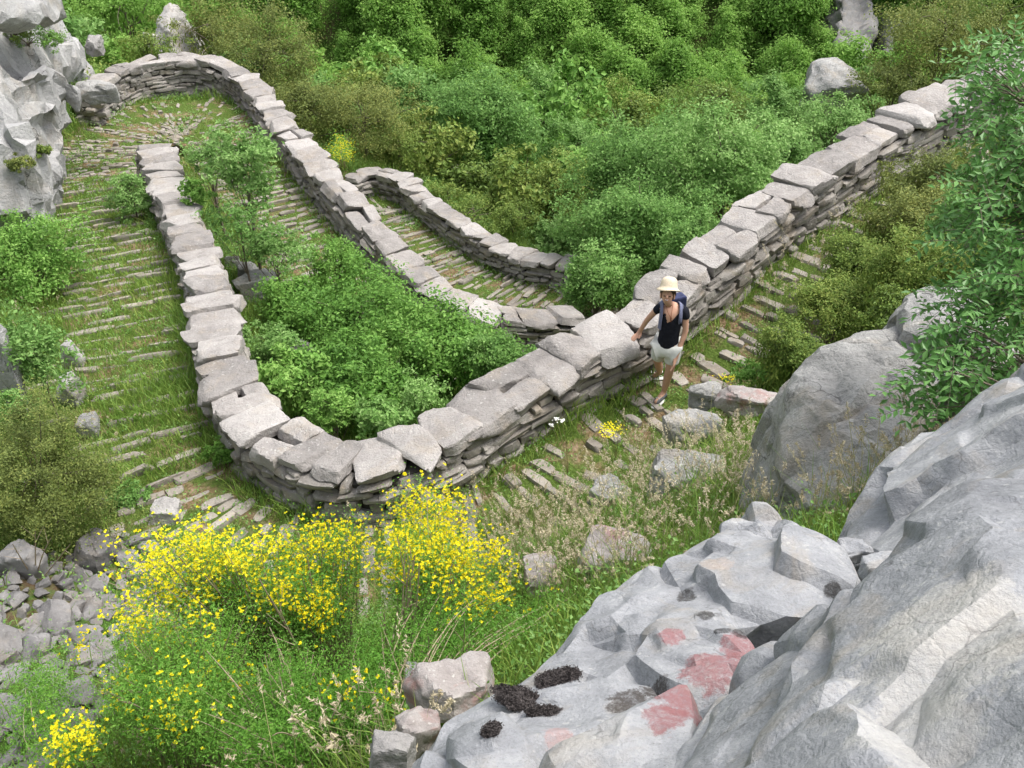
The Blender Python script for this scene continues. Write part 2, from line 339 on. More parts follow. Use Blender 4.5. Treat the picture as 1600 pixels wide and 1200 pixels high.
BASE = np.array([(-3.2, 3.4, -5.6), (-5, 6, -6.8), (-7, 4, -5.6), (-9.5, 8, -6.3), (-11, 14, -6.8), (-1.1, 3.2, -5.2), (-.45, 3.1, -4.5), (.5, 4.9, -5.3), (1.4, 6.6, -5.9), (1.95, 8.1, -6.45),
    (-.7, 6.4, -6.9), (-1.8, 5.6, -6.9), (-1.3, 4.4, -6.2), (1.6, 4.4, -4.4), (1.95, 3.7, -3.45), (0, 0, -1.7), (1.5, 1.5, -2.1), (3, 3, -2.6), (4, 5, -3.7), (5, 8, -5.0), (.3, 1.5, -2.6), (-1, 1, -3.2), (-3, 1, -4.2), (-1, -3, -1.2), (3, -3, -.4),
    (-6, 0, -4), (2.5, 6.2, -5.2), (4.6, 10, -6.0), (6.5, 11.6, -5.4), (8.5, 12.5, -4.6), (7, 8.5, -4.0), (3, 13, -8.7), (5, 15, -8.9), (8, 17, -8.5), (1, 11.5, -8.7), (-1, 10, -8.4), (-2.8, 11, -8.5), (-3.3, 14, -9.2), (-4.6, 15.6, -8.9),
    (-1.5, 8.9, -8.0), (3.8, 17.8, -11.6), (0, 21.5, -11.1), (-1.5, 25, -11.6), (0, 30, -13.0), (0, 36, -14.8), (5, 25, -12.6), (6, 31, -13.8), (11, 33, -14.5), (-6, 27.5, -10.4), (-6, 31, -11.8), (-6, 36, -13.6), (-8.5, 28, -9.8), (-12, 26, -8.5), (-13, 21, -6.5), (-11.5, 18, -7.6), (5.5, 21, -12.0), (10.5, 22, -11.6), (15, 20, -9.5), (15, 34, -12.5), (-17, 36, -12),
    (0, 43, -20.5), (-22, 44, -18), (22, 44, -18), (0, 52, -26.5), (26, 54, -26), (-26, 54, -25), (0, 62, -21), (0, 75, -7), (36, 62, -19.5), (-36, 62, -19), (36, 75, -6), (-36, 75, -6), (0, 95, 10), (55, 95, 10), (-55, 95, 10), (62, 50, -16), (-62, 50, -14), (0, 120, 26), (70, 120, 26), (-70, 120, 26), (-40, 10, 4), (40, 5, 8)], float)
def _k(r2): return 0.5 * r2 * np.log(r2 + 1e-9)
def _fit():
    X = BASE[:, :2] / 10; n = len(X); K = _k(((X[:, None] - X[None]) ** 2).sum(2)) + np.eye(n) * 0.002
    A = np.zeros((n + 3, n + 3)); A[:n, :n] = K; A[:n, n] = 1; A[:n, n + 1:] = X; A[n, :n] = 1; A[n + 1:, :n] = X.T
    return X, np.linalg.solve(A, np.concatenate([BASE[:, 2], [0, 0, 0]]))
_X, _w = _fit()
def path_info(x, y):
    """(distance beyond the path's edge, path height, index) of the nearest path sample"""
    x = np.asarray(x, float).ravel(); y = np.asarray(y, float).ravel(); d = np.full(len(x), 9.0); z = np.zeros(len(x)); ix = np.zeros(len(x), int)
    for a in range(0, len(x), 20000):
        xs, ys = x[a:a + 20000], y[a:a + 20000]
        m = (xs > -14) & (xs < 12) & (ys > 3) & (ys < 28)
        if not m.any(): continue
        D = np.sqrt((xs[m, None] - PATH[None, :, 0]) ** 2 + (ys[m, None] - PATH[None, :, 1]) ** 2) - PATH[None, :, 3]
        j = D.argmin(1); w = np.exp(-((D - D.min(1, keepdims=True)) / 0.12)) ; w /= w.sum(1, keepdims=True)
        q = np.arange(a, a + len(xs))[m]; d[q] = D[np.arange(len(j)), j]; z[q] = (w * PATH[None, :, 2]).sum(1) if False else PATH[j, 2]; ix[q] = j
    return d, z, ix
def Hq(x, y, info=False):
    sh = np.shape(x); x = np.asarray(x, float).ravel(); y = np.asarray(y, float).ravel(); b = np.empty(len(x))
    for a in range(0, len(x), 20000):
        Q = np.stack([x[a:a + 20000], y[a:a + 20000]], 1) / 10
        b[a:a + 20000] = _k(((Q[:, None] - _X[None]) ** 2).sum(2)) @ _w[:-3] + _w[-3] + Q @ _w[-2:]
    p = np.stack([x, y, x * 0], 1)
    b = b + 0.10 * fbm(p * 1.1, 3, 3) + 0.9 * fbm(p * 0.12, 8, 2) * sstep(28, 45, y)
    d, z, ix = path_info(x, y)
    w = 1 - sstep(0.0, 0.55, d)
    h = b * (1 - w) + (z + 0.02 * fbm(p * 4, 5, 3)) * w
    return (h.reshape(sh), d.reshape(sh), ix.reshape(sh)) if info else h.reshape(sh)
def H1(x, y): return float(Hq(np.array([x]), np.array([y]))[0])
def gp(u, v, tmax=120):
    """where the view ray through a picture point meets the ground"""
    d = ray(u, v); d = d / np.linalg.norm(d); t = np.concatenate([np.arange(1, 30, 0.05), np.arange(30, tmax, 0.25)]); p = t[:, None] * d
    h = Hq(p[:, 0], p[:, 1]); k = np.argmax(p[:, 2] < h); return p[k]
# ------------------------------------------------------------------ the ground sheet
def groundmat():
    m, nt, bs, nodes, L = newmat('ground_soil'); g = N(nt, 'ShaderNodeNewGeometry'); P = g.outputs['Position']
    n1 = noise(nt, P, 0.9, 6, 0.65); n2 = noise(nt, P, 7, 6, 0.7); n3 = noise(nt, P, 45, 4, 0.7)
    soil = ramp(nt, n2, [(0.35, (0.07, 0.045, 0.025)), (0.5, (0.14, 0.10, 0.06)), (0.65, (0.22, 0.18, 0.12))])
    green = ramp(nt, n3, [(0.35, (0.035, 0.075, 0.012)), (0.65, (0.085, 0.15, 0.03))])
    f = ramp(nt, math_(nt, 'ADD', math_(nt, 'MULTIPLY', n1, 0.6), math_(nt, 'MULTIPLY', n2, 0.4)), [(0.42, 0.0), (0.52, 1.0)])
    L.new(mixc(nt, f, soil, green), bs.inputs['Base Color']); bs.inputs['Roughness'].default_value = 1.0; bs.inputs['Specular IOR Level'].default_value = 0.1
    b = N(nt, 'ShaderNodeBump', Strength=0.8, Distance=0.05); L.new(math_(nt, 'ADD', n2, math_(nt, 'MULTIPLY', n3, 0.4)), b.inputs['Height']); L.new(b.outputs[0], bs.inputs['Normal'])
    return m
def pathmat():
    m, nt, bs, nodes, L = newmat('path_soil'); g = N(nt, 'ShaderNodeNewGeometry'); P = g.outputs['Position']
    n1 = noise(nt, P, 2.2, 5, 0.6); n2 = noise(nt, P, 12, 6, 0.7); n3 = noise(nt, P, 60, 4, 0.7)
    soil = ramp(nt, n2, [(0.33, (0.11, 0.07, 0.035)), (0.5, (0.21, 0.145, 0.085)), (0.68, (0.32, 0.25, 0.17))])
    green = ramp(nt, n3, [(0.35, (0.05, 0.085, 0.015)), (0.65, (0.11, 0.16, 0.035))])
    L.new(mixc(nt, ramp(nt, n1, [(0.38, 0.0), (0.52, 1.0)]), soil, green), bs.inputs['Base Color']); bs.inputs['Roughness'].default_value = 1.0; bs.inputs['Specular IOR Level'].default_value = 0.1
    vo = N(nt, 'ShaderNodeTexVoronoi', Scale=22); L.new(P, vo.inputs['Vector'])
    b = N(nt, 'ShaderNodeBump', Strength=0.9, Distance=0.03); L.new(math_(nt, 'ADD', n2, vo.outputs['Distance']), b.inputs['Height']); L.new(b.outputs[0], bs.inputs['Normal'])
    return m
M['ground'] = groundmat(); M['path'] = pathmat()
def axis(lo, a, b, hi, st, g=1.12):
    c = list(np.arange(a, b, st)); d = st; x = a; L_ = []
    while x > lo: d *= g; x -= d; L_.append(x)
    d = st; x = c[-1]; U_ = []
    while x < hi: d *= g; x += d; U_.append(x)
    return np.array(L_[::-1] + c + U_)
gx = axis(-95, -13, 11, 95, 0.13, 1.08); gy = axis(-12, 1.5, 28, 150, 0.13, 1.06)
X, Y = np.meshgrid(gx, gy); Z = Hq(X, Y); nx, ny = len(gx), len(gy)
idx = np.arange(nx * ny).reshape(ny, nx)
F = np.stack([idx[:-1, :-1], idx[:-1, 1:], idx[1:, 1:], idx[1:, :-1]], -1).reshape(-1, 4)
ground = mk('ground', np.stack([X, Y, Z], -1).reshape(-1, 3), F, M['ground'], smooth=True); tag(ground, kind='structure')

# ------------------------------------------------------------------ the stepped paths
def pidx(s): return int(np.searchsorted(S, s).clip(0, len(S) - 1))
def frame_at(i):
    a, b = PATH[max(0, i - 3)], PATH[min(len(PATH) - 1, i + 3)]; t = (b - a)[:3]; t[2] = 0; t /= np.linalg.norm(t); return PATH[i, :3], t, np.array([-t[1], t[0], 0.]), PATH[i, 3]
def path_piece(s0, s1, rows, seed):
    rng = np.random.default_rng(seed); r = empty('path'); tag(r, kind='structure')
    a, b = pidx(s0), pidx(s1); ns = 9; V = []; 
    for i in range(a, b + 1):
        p, t, n, hw = frame_at(i); V += [p + n * (hw * 1.04 * k) for k in np.linspace(-1, 1, ns)]
    V = np.array(V); V[:, :2] += 0.03 * np.stack([fbm(V * 3, 1, 2), fbm(V * 3, 2, 2)], 1)
    V[:, 2] = Hq(V[:, 0], V[:, 1]) + 0.02
    m = b - a + 1; id_ = np.arange(m * ns).reshape(m, ns); Fq = np.stack([id_[:-1, :-1], id_[:-1, 1:], id_[1:, 1:], id_[1:, :-1]], -1).reshape(-1, 4)
    o = mk('paving', V, Fq, M['path'], r, smooth=True)
    for (sa, sb, gap, ln, wd, cover, h, curve) in rows:
        s = sa
        while s < sb:
            i = pidx(s); p, t, n, hw = frame_at(i); c0 = -hw * rng.uniform(0.75, 0.98); c1 = hw * rng.uniform(0.75, 0.98); x = c0; cs = []; ds = []
            sk = rng.normal(0, 0.05); bow = rng.normal(0, 0.05)
            while x < c1:
                l = rng.uniform(*ln); w = rng.uniform(*wd)
                if rng.random() < cover:
                    q = p + n * (x + l / 2) + t * (sk * x + bow * (x * x) + rng.normal(0, 0.015)); cs.append((q, math.atan2(n[1], n[0]) + sk + rng.normal(0, 0.05))); ds.append((l, w, rng.uniform(0.12, 0.17)))
                x += l * rng.uniform(0.98, 1.1)
            if cs:
                Vb, Fb = blocks(ds, rng, 4, 5, 0.12); acc = Acc(); C_ = np.array([c[0] for c in cs]); zz = Hq(C_[:, 0], C_[:, 1])
                for k, (q, an) in enumerate(cs):
                    v = Vb[k]; v = v * 1.0; ca, sa_ = math.cos(an), math.sin(an)
                    w_ = np.stack([v[:, 0] * ca - v[:, 1] * sa_, v[:, 0] * sa_ + v[:, 1] * ca, v[:, 2]], 1)
                    pz = zz[k] + h - ds[k][2] / 2 + rng.normal(0, 0.018); w_ += (q[0], q[1], pz)
                    w_ += 0.008 * np.stack([fbm(w_ * 14, 1, 2), fbm(w_ * 14, 2, 2), fbm(w_ * 14, 3, 2)], 1)
                    acc.add(w_, Fb)
                acc.build('step', M['step'], r, smooth=True, sharp=35)
            s += gap * rng.uniform(0.8, 1.2)
    return r
sb_ = S[np.argmin(np.linalg.norm(PATH[:, :2] - PATH[None, 0, :2] * 0 - P1[int(len(W1) * 0.58)][:2], axis=1))]
s_end1 = S[np.argmin(np.linalg.norm(PATH[:, :2] - P1[-1][:2], axis=1))]
s_hp = S[np.argmin(np.linalg.norm(PATH[:, :2] - P2[i2a][:2], axis=1))]
s_p2 = S[np.argmin(np.linalg.norm(PATH[:, :2] - P2[-1][:2], axis=1))]
path_piece(0, s_end1, [(0.1, sb_, 0.24, (0.16, 0.5), (0.09, 0.17), 0.93, 0.05, 0), (sb_, s_end1, 0.31, (0.25, 0.75), (0.05, 0.1), 0.86, 0.07, 0)], 1)
path_piece(s_end1, s_p2, [(s_end1, s_hp, 0.15, (0.1, 0.32), (0.06, 0.12), 0.88, 0.04, 0), (s_hp, s_p2, 0.21, (0.16, 0.5), (0.08, 0.15), 0.92, 0.055, 0)], 2)
path_piece(s_p2 + 0.3, S[-1], [(s_p2 + 1.2, S[-1], 0.2, (0.18, 0.6), (0.06, 0.12), 0.92, 0.055, 0)], 3)

# ------------------------------------------------------------------ dry-stone parapet walls
def build_wall(W, label, height, thick, seed, side, outer=1.4, caplen=(0.5, 0.85), ch=(0.06, 0.15), split=0.15, n_face=4):
    rng = np.random.default_rng(seed); root = empty('stone_wall', tuple(W[len(W) // 2] - (0, 0, height))); tag(root, label, 'stone wall', 'dry stone parapet walls along the mule path')
    base = np.array(root.location); inv = -base
    tl = np.gradient(W, axis=0); tl /= np.linalg.norm(tl, axis=1, keepdims=True); th = tl.copy(); th[:, 2] = 0; th /= np.linalg.norm(th, axis=1, keepdims=True)
    nn = np.stack([-th[:, 1], th[:, 0], th[:, 0] * 0], 1) * side      # points to the path side
    s = np.concatenate([[0], np.cumsum(np.linalg.norm(np.diff(W, axis=0), axis=1))]); Ltot = s[-1]
    at = lambda q, A: np.stack([np.interp(q, s, A[:, k]) for k in range(3)], -1)
    capt = 0.17
    # solid inset core, coloured near black so gaps between stones look shaded
    ht = thick / 2 - 0.09; V = []
    for i in range(0, len(W), 2):
        c, n = W[i], nn[i]
        V += [c + n * ht - (0, 0, capt), c - n * ht - (0, 0, capt), c - n * ht - (0, 0, height + outer - 0.1), c + n * ht - (0, 0, height + 0.15)]
    m = len(V) // 4; F = [[i * 4 + j, i * 4 + (j + 1) % 4, (i + 1) * 4 + (j + 1) % 4, (i + 1) * 4 + j] for i in range(m - 1) for j in range(4)] + [[0, 3, 2, 1], [m * 4 - 4, m * 4 - 3, m * 4 - 2, m * 4 - 1]]
    mk('gap_shade_core', np.array(V) + inv, np.array(F), M['core'], root)
    for sd, depth, nm in ((1, height + 0.12, 'path_face'), (-1, height + outer, 'valley_face')):
        C_, Dm, T_, Nn = [], [], [], []; z = capt - 0.02
        while z < depth:
            h = rng.uniform(*ch) * (1.25 if z < 0.3 else 1.0) * (1.0 + 0.35 * min(1, max(0, z - 0.5))); q = rng.uniform(-0.2, 0)
            while q < Ltot:
                l = rng.choice([rng.uniform(0.1, 0.25), rng.uniform(0.2, 0.55)]); d = rng.uniform(0.2, 0.3)
                if rng.random() < 0.12: h2 = h * 0.5; parts = [(h2, z + h2 / 2), (h - h2, z + h2 + (h - h2) / 2)]
                else: parts = [(h * rng.uniform(0.88, 1.08), z + h / 2)]
                mid = min(max(q + l / 2, 0.04), Ltot - 0.04)
                for hh, zz in parts:
                    wob = 0.03 * math.sin(mid * 1.7 + z * 3) + 0.02 * math.sin(mid * 4.1)
                    c = at(mid, W) - (0, 0, zz + wob); n = at(mid, nn) * sd; c = c + n * (thick / 2 - d / 2 + rng.normal(0, 0.022) + (0.05 * (zz - 0.3) if sd > 0 else 0.0))
                    C_.append(c); Dm.append((l * 1.0, d, hh * 0.97)); T_.append(at(mid, tl)); Nn.append(n)
                q += l * 0.97
            z += h * 0.95
        if nm == 'path_face':      # squared ends of the wall
            pass
        Vb, Fb = blocks(Dm, rng, n_face, 6, 0.13, (1.05, 1.5), (0.92, 1.02)); C_ = np.array(C_); T_ = np.array(T_); Nn = np.array(Nn)
        rot = rng.normal(0, 0.05, len(C_)); U_ = np.cross(T_, Nn); U_ *= np.sign(U_[:, 2:3]); T2 = T_ + U_ * rot[:, None]
        Vw = C_[:, None] + Vb[:, :, :1] * T2[:, None] + Vb[:, :, 1:2] * Nn[:, None] + Vb[:, :, 2:] * U_[:, None]
        K, T = Vb.shape[:2]; Vf = Vw.reshape(-1, 3); Vf = Vf + 0.012 * np.stack([fbm(Vf * 11, 11, 2), fbm(Vf * 11, 12, 2), fbm(Vf * 11, 13, 2)], 1)
        Ff = (Fb[None] + (np.arange(K) * T)[:, None, None]).reshape(-1, 4)
        if sd < 0: Ff = Ff[:, ::-1]
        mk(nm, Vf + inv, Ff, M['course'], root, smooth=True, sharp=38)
    for e, sg in ((0, -1), (-1, 1)):                      # end face stones
        cs, ds = [], []; z = capt
        while z < height + 0.2:
            h = rng.uniform(*ch); x = -thick / 2
            while x < thick / 2 - 0.08:
                l = rng.uniform(0.16, 0.34); cs.append(W[e] + nn[e] * (x + l / 2) + th[e] * sg * rng.uniform(-0.1, -0.04) - (0, 0, z + h / 2)); ds.append((l, 0.24, h)); x += l
            z += h * 0.96
        Vb, Fb = blocks(ds, rng, n_face, 6, 0.1); a = Acc()
        for k, c in enumerate(cs): a.add(c + Vb[k][:, :1] * nn[e] + Vb[k][:, 1:2] * th[e] + Vb[k][:, 2:] * np.array([0, 0, 1.]) + inv, Fb)
        a.build('end_face', M['course'], root, smooth=True, sharp=38)
    # coping: each slab a mesh of its own
    q = 0.0; k = 0
    while q < Ltot - 0.15:
        l = rng.uniform(*caplen); l = min(l, Ltot - q + 0.1); mid = min(q + l / 2, Ltot - 0.02); c = at(mid, W); t = at(mid, tl); n = at(mid, nn)
        pieces = [(0.0, thick * rng.uniform(0.96, 1.06))] if rng.random() > split else [(thick * 0.27, thick * 0.52), (-thick * 0.26, thick * 0.48)]
        for (o_, w) in pieces:
            d = (l * rng.uniform(1.0, 1.1), w, rng.uniform(0.11, 0.19)); Vb, Fb = blocks([d], rng, 9, 9, 0.12, (1.0, 1.4), (0.94, 1.02)); v = Vb[0]
            # taper and skew so the outline is an irregular quadrilateral
            v[:, 0] *= 1 + rng.uniform(-0.22, 0.22) * v[:, 1] / (w / 2); v[:, 1] *= 1 + rng.uniform(-0.13, 0.13) * v[:, 0] / (l / 2); v[:, 1] += rng.uniform(-0.12, 0.12) * v[:, 0]
            pit, rol, yaw = rng.normal(0.0, 0.05), rng.normal(0, 0.05), rng.normal(0, 0.07)
            u = np.cross(t, n); u = u * np.sign(u[2]); t2 = t + u * pit + n * yaw; t2 /= np.linalg.norm(t2); n2 = n + u * rol - t * yaw; n2 -= t2 * (n2 @ t2); n2 /= np.linalg.norm(n2); u2 = np.cross(t2, n2); u2 *= np.sign(u2[2])
            cc = c + n * (o_ + rng.normal(0, 0.02)) + u * (-0.075 + rng.uniform(-0.02, 0.03))
            P = cc + v[:, :1] * t2 + v[:, 1:2] * n2 + v[:, 2:] * u2
            nr = P - cc; nr /= np.linalg.norm(nr, axis=1, keepdims=True) + 1e-9
            P = P + nr * (0.022 * fbm(P * 5, 21, 3) + 0.012 * facet(P, 0.16, 7))[:, None] + (0.010 * fbm(P * 20, 31, 2))[:, None] * nr
            if side < 0: Fq = Fb[:, ::-1] if np.linalg.det(np.stack([t2, n2, u2])) < 0 else Fb
            else: Fq = Fb if np.linalg.det(np.stack([t2, n2, u2])) > 0 else Fb[:, ::-1]
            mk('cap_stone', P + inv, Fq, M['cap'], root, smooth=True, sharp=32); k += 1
        q += l * 0.985
    # small packing stones poking out under the coping and moss
    for ch_ in root.children: pass
    return root, k
w1, k1 = build_wall(W1, 'nearest and longest grey dry stone wall sweeping in a U round the bend beside the hiker', 0.82, 0.64, 11, 1, 1.2, (0.32, 0.58), split=0.15)
w2, k2_ = build_wall(W2, 'middle dry stone wall arching over the far hairpin and running down to the centre', 0.8, 0.6, 12, -1, 0.8, (0.36, 0.68), split=0.2)
w3, k3 = build_wall(W3, 'farthest and shortest dry stone wall, curving below the middle wall beside the lowest path', 0.62, 0.5, 13, -1, 0.7, (0.32, 0.58), ch=(0.06, 0.11))
print('CAPS', k1, k2_, k3)
# ------------------------------------------------------------------ rocks
def remesh_union(hulls, voxel):
    """union of convex hulls as one closed skin"""
    bm = bmesh.new()
    for H in hulls:
        b2 = bmesh.new()
        for p in H: b2.verts.new(tuple(p))
        r = bmesh.ops.convex_hull(b2, input=list(b2.verts)); bmesh.ops.delete(b2, geom=list({g for g in r['geom_interior'] + r['geom_unused'] if isinstance(g, bmesh.types.BMVert)}), context='VERTS')
        me = bpy.data.meshes.new('tmp'); b2.to_mesh(me); b2.free(); bm.from_mesh(me); bpy.data.meshes.remove(me)
    me = bpy.data.meshes.new('tmp'); bm.to_mesh(me); bm.free(); o = bpy.data.objects.new('tmp', me); COL.objects.link(o)
    md = o.modifiers.new('r', 'REMESH'); md.mode = 'VOXEL'; md.voxel_size = voxel
    ms = o.modifiers.new('s', 'SMOOTH'); ms.iterations = 2; ms.factor = 0.5
    dg = bpy.context.evaluated_depsgraph_get(); e = o.evaluated_get(dg); m2 = bpy.data.meshes.new_from_object(e)
    bpy.data.objects.remove(o); bpy.data.meshes.remove(me)
    return m2
def co(me):
    a = np.empty(len(me.vertices) * 3, np.float32); me.vertices.foreach_get('co', a); return a.reshape(-1, 3).astype(float)
def hull_rock(name, label, cat, hulls, voxel, mat, seed, a_f=0.05, c_f=0.45, a_n=0.03, c_n=1.6, a_s=0.006, group=None, parent=None, strata=0.0, a_f2=None, crack=0.02, sharp=None, aniso=(1, 1, 1), brick=0.0, bc=1.0, post=0, ridge=0.0, faces=0):
    me = remesh_union(hulls, voxel); P = co(me); nr = np.empty(len(P) * 3, np.float32); me.vertices.foreach_get('normal', nr); nr = nr.reshape(-1, 3)
    Q = P + 0.12 * c_f * np.stack([fbm(P * 2 / c_f, seed + q, 2) for q in range(3)], 1)
    Q = Q * np.array(aniso); fv, fe = facet(Q, c_f, seed, 0.9, True); cm = sstep(-0.15, 0.25, fbm(P * 1.1 / c_f, seed + 61, 2))
    d = a_f * fv - crack * cm * np.exp(-(fe / 0.05) ** 2) + (a_f2 if a_f2 is not None else a_f * 0.4) * facet(Q + 3, c_f * 0.36, seed + 40, 0.8) + a_n * fbm(P * c_n, seed + 5, 4) + a_s * fbm(P * 14, seed + 9, 3, True) - a_n * 0.5 * sstep(0.7, 0.95, fbm(P * c_n * 1.2, seed + 25, 3, True))
    if ridge: d = a_n * 0.6 * fbm(P * c_n, seed + 5, 4) + a_s * fbm(P * 14, seed + 9, 3, True) - crack * cm * np.exp(-(fe / 0.04) ** 2) - ridge * 1.5 * creased(Q, c_f, seed) + ridge * 0.5 * creased(Q + 7, c_f * 0.42, seed + 31) - ridge * 0.2 * creased(Q + 3, c_f * 0.17, seed + 57)
    if brick: W_ = P + 0.12 * bc * np.stack([fbm(P * 0.9 / bc, seed + q, 2) for q in range(3)], 1); W_ = W_ @ np.array([[.93, .2, .1], [-.25, .95, .12], [-.1, -.1, .98]]); d = d + brick * blocky(W_, (1.5 * bc, 1.5 * bc, 2.0 * bc), seed) + brick * 0.4 * blocky(W_ + 5, (0.65 * bc, 0.65 * bc, 0.8 * bc), seed + 4)
    if strata: d = d + strata * fbm(P * (0.6, 0.6, 5.0), seed + 77, 3)
    P = P + nr * d[:, None]
    if post:
        e = np.empty(len(me.edges) * 2, np.int32); me.edges.foreach_get('vertices', e); e = e.reshape(-1, 2); n_ = np.bincount(e.ravel(), minlength=len(P))[:, None]
        for _ in range(post):
            A = np.stack([np.bincount(e[:, 0], P[e[:, 1], k], len(P)) + np.bincount(e[:, 1], P[e[:, 0], k], len(P)) for k in range(3)], 1) / np.maximum(n_, 1); P = P * 0.4 + A * 0.6
    me.vertices.foreach_set('co', P.astype(np.float32).ravel()); me.update()
    if faces:          # break the skin into flat fracture planes, then roughen them
        o = bpy.data.objects.new('tmp', me); COL.objects.link(o); md = o.modifiers.new('d', 'DECIMATE'); md.ratio = faces / (2 * len(me.polygons)); ms = o.modifiers.new('u', 'SUBSURF'); ms.subdivision_type = 'SIMPLE'; ms.levels = ms.render_levels = 2
        m2 = bpy.data.meshes.new_from_object(o.evaluated_get(bpy.context.evaluated_depsgraph_get())); bpy.data.objects.remove(o); bpy.data.meshes.remove(me); me = m2; P = co(me); nr = np.empty(len(P) * 3, np.float32); me.vertices.foreach_get('normal', nr); nr = nr.reshape(-1, 3)
        if not brick:
            e = np.empty(len(me.edges) * 2, np.int32); me.edges.foreach_get('vertices', e); e = e.reshape(-1, 2); n_ = np.bincount(e.ravel(), minlength=len(P))[:, None]
            for _ in range(1):
                A = np.stack([np.bincount(e[:, 0], P[e[:, 1], k], len(P)) + np.bincount(e[:, 1], P[e[:, 0], k], len(P)) for k in range(3)], 1) / np.maximum(n_, 1); P = P * 0.55 + A * 0.45
        P = P + nr * (0.007 * fbm(P * 9, seed + 91, 4) + 0.0022 * fbm(P * 34, seed + 92, 3, True))[:, None] * max(1.0, c_f / 0.42); me.vertices.foreach_set('co', P.astype(np.float32).ravel()); me.update()
    me.polygons.foreach_set('use_smooth', np.ones(len(me.polygons), bool)); me.materials.clear(); me.materials.append(mat)
    if sharp: me.set_sharp_from_angle(angle=R(sharp))
    o = bpy.data.objects.new(name, me); me.name = name; COL.objects.link(o)
    if parent: o.parent = parent
    else:
        tag(o, label, cat, group); recenter(o, (P[:, 0].mean(), P[:, 1].mean(), P[:, 2].min()))
    return o
def pts(L, under=(0, 0.1, -1.4)):
    A = [at_d(u, v, D) for u, v, D in L]; return A + [a + np.array(under) for a in A]
_near = {}
def bvh_of(objs):
    V, F, n = [], [], 0
    for o in objs:
        P = co(o.data) + np.array(o.location); V.append(P); F += [[i + n for i in p.vertices] for p in o.data.polygons]; n += len(P)
    return BVHTree.FromPolygons([tuple(p) for p in np.vstack(V)], F)

M['near'] = rockmat('limestone_foreground', c0=(0.15, 0.155, 0.166), c1=(0.27, 0.277, 0.29), c2=(0.41, 0.412, 0.414), sc_=2.2, lichen=0.25, bump=0.6, dark=0.25, cracks=0.4, vary=False, tint=(0.33, 0.28, 0.21), tintamt=0.4)
rA = hull_rock('boulder', 'big pale limestone outcrop in the lower right with pink lichen and dark moss pads', 'boulder', [
    pts([(645, 1215, 2.3), (700, 1130, 2.4), (765, 1085, 2.5), (870, 1012, 2.62), (940, 950, 2.72), (1000, 925, 2.75), (1120, 950, 2.6), (1150, 1050, 2.25), (1050, 1260, 1.8), (800, 1260, 2.0), (1300, 1100, 2.1)]),
    pts([(880, 1020, 2.6), (940, 940, 2.78), (1010, 895, 2.86), (1075, 852, 2.95), (1135, 812, 3.05), (1190, 795, 3.1), (1225, 820, 3.05), (1260, 852, 2.95), (1335, 908, 2.75), (1300, 960, 2.5), (1150, 965, 2.62), (980, 960, 2.68)]),
    pts([(1085, 880, 2.74), (1130, 822, 2.98), (1230, 850, 2.88), (1300, 910, 2.7), (1230, 960, 2.5), (1150, 945, 2.55)]),
    pts([(700, 1150, 2.28), (780, 1120, 2.25), (960, 1110, 2.12), (1080, 1160, 1.95), (950, 1230, 1.85), (760, 1230, 2.0)])],
    0.011, M['near'], 5, 0.05, 0.36, 0.014, 1.8, 0.005, crack=0.04, post=1, a_f2=0.022, faces=3800, sharp=26)
rC = hull_rock('boulder', 'nearest smooth whitish rock slab filling the bottom right corner', 'boulder', [
    pts([(1660, 750, 1.95), (1560, 757, 1.95), (1515, 765, 1.92), (1490, 800, 1.86), (1475, 865, 1.8), (1400, 900, 1.78), (1300, 950, 1.75), (1230, 1050, 1.6), (1170, 1240, 1.35), (1700, 1240, 0.95), (1700, 900, 1.5)]),
    pts([(1300, 935, 1.9), (1200, 1000, 1.95), (1120, 1080, 1.85), (1050, 1230, 1.6), (1250, 1240, 1.4), (1290, 1050, 1.62)]),
    pts([(1440, 1010, 1.45), (1600, 1000, 1.32), (1700, 1060, 1.2), (1650, 1240, 0.98), (1420, 1240, 1.12), (1300, 1140, 1.32)])],
    0.011, M['near'], 9, 0.036, 0.42, 0.012, 2.0, 0.003, crack=0.04, post=1, a_f2=0.014, faces=2200, sharp=26)
rB = hull_rock('boulder', 'large grey dome of rock rising to the right edge behind the whitish slab', 'boulder', [
    pts([(1300, 815, 3.3), (1380, 748, 3.6), (1415, 702, 3.8), (1455, 665, 3.9), (1490, 642, 4.0), (1540, 622, 4.0), (1600, 562, 4.1), (1690, 480, 4.2), (1720, 700, 3.0), (1600, 800, 2.7), (1480, 880, 2.6), (1360, 890, 2.9), (1300, 850, 3.1)]),
    pts([(1400, 790, 3.05), (1500, 720, 3.15), (1650, 640, 3.1), (1660, 760, 2.6), (1500, 850, 2.6)])],
    0.016, M['near'], 14, 0.055, 0.6, 0.025, 1.5, 0.006, crack=0.04, post=1, a_f2=0.024, faces=2400, sharp=26)
rD = hull_rock('boulder', 'big rounded lichen-covered boulder half hidden by the leafy tree on the right', 'boulder', [
    pts([(1228, 800, 5.7), (1243, 740, 5.9), (1252, 680, 6.1), (1238, 601, 6.3), (1256, 568, 6.45), (1296, 538, 6.6), (1351, 518, 6.75), (1401, 514, 6.8), (1456, 546, 6.6), (1476, 606, 6.2), (1388, 720, 5.8), (1318, 790, 5.5), (1296, 640, 5.9)], (0, 0.6, -1.4)),
    pts([(1396, 516, 6.8), (1416, 480, 7.0), (1451, 460, 7.1), (1506, 450, 7.2), (1586, 486, 7.1), (1606, 586, 6.5), (1496, 586, 6.3), (1401, 576, 6.4)], (0, 0.5, -1.2))],
    0.03, M['rock'], 21, 0.07, 0.8, 0.06, 1.3, 0.02, crack=0.06, faces=3400, sharp=28)
_bv = bvh_of([rA, rB, rC])
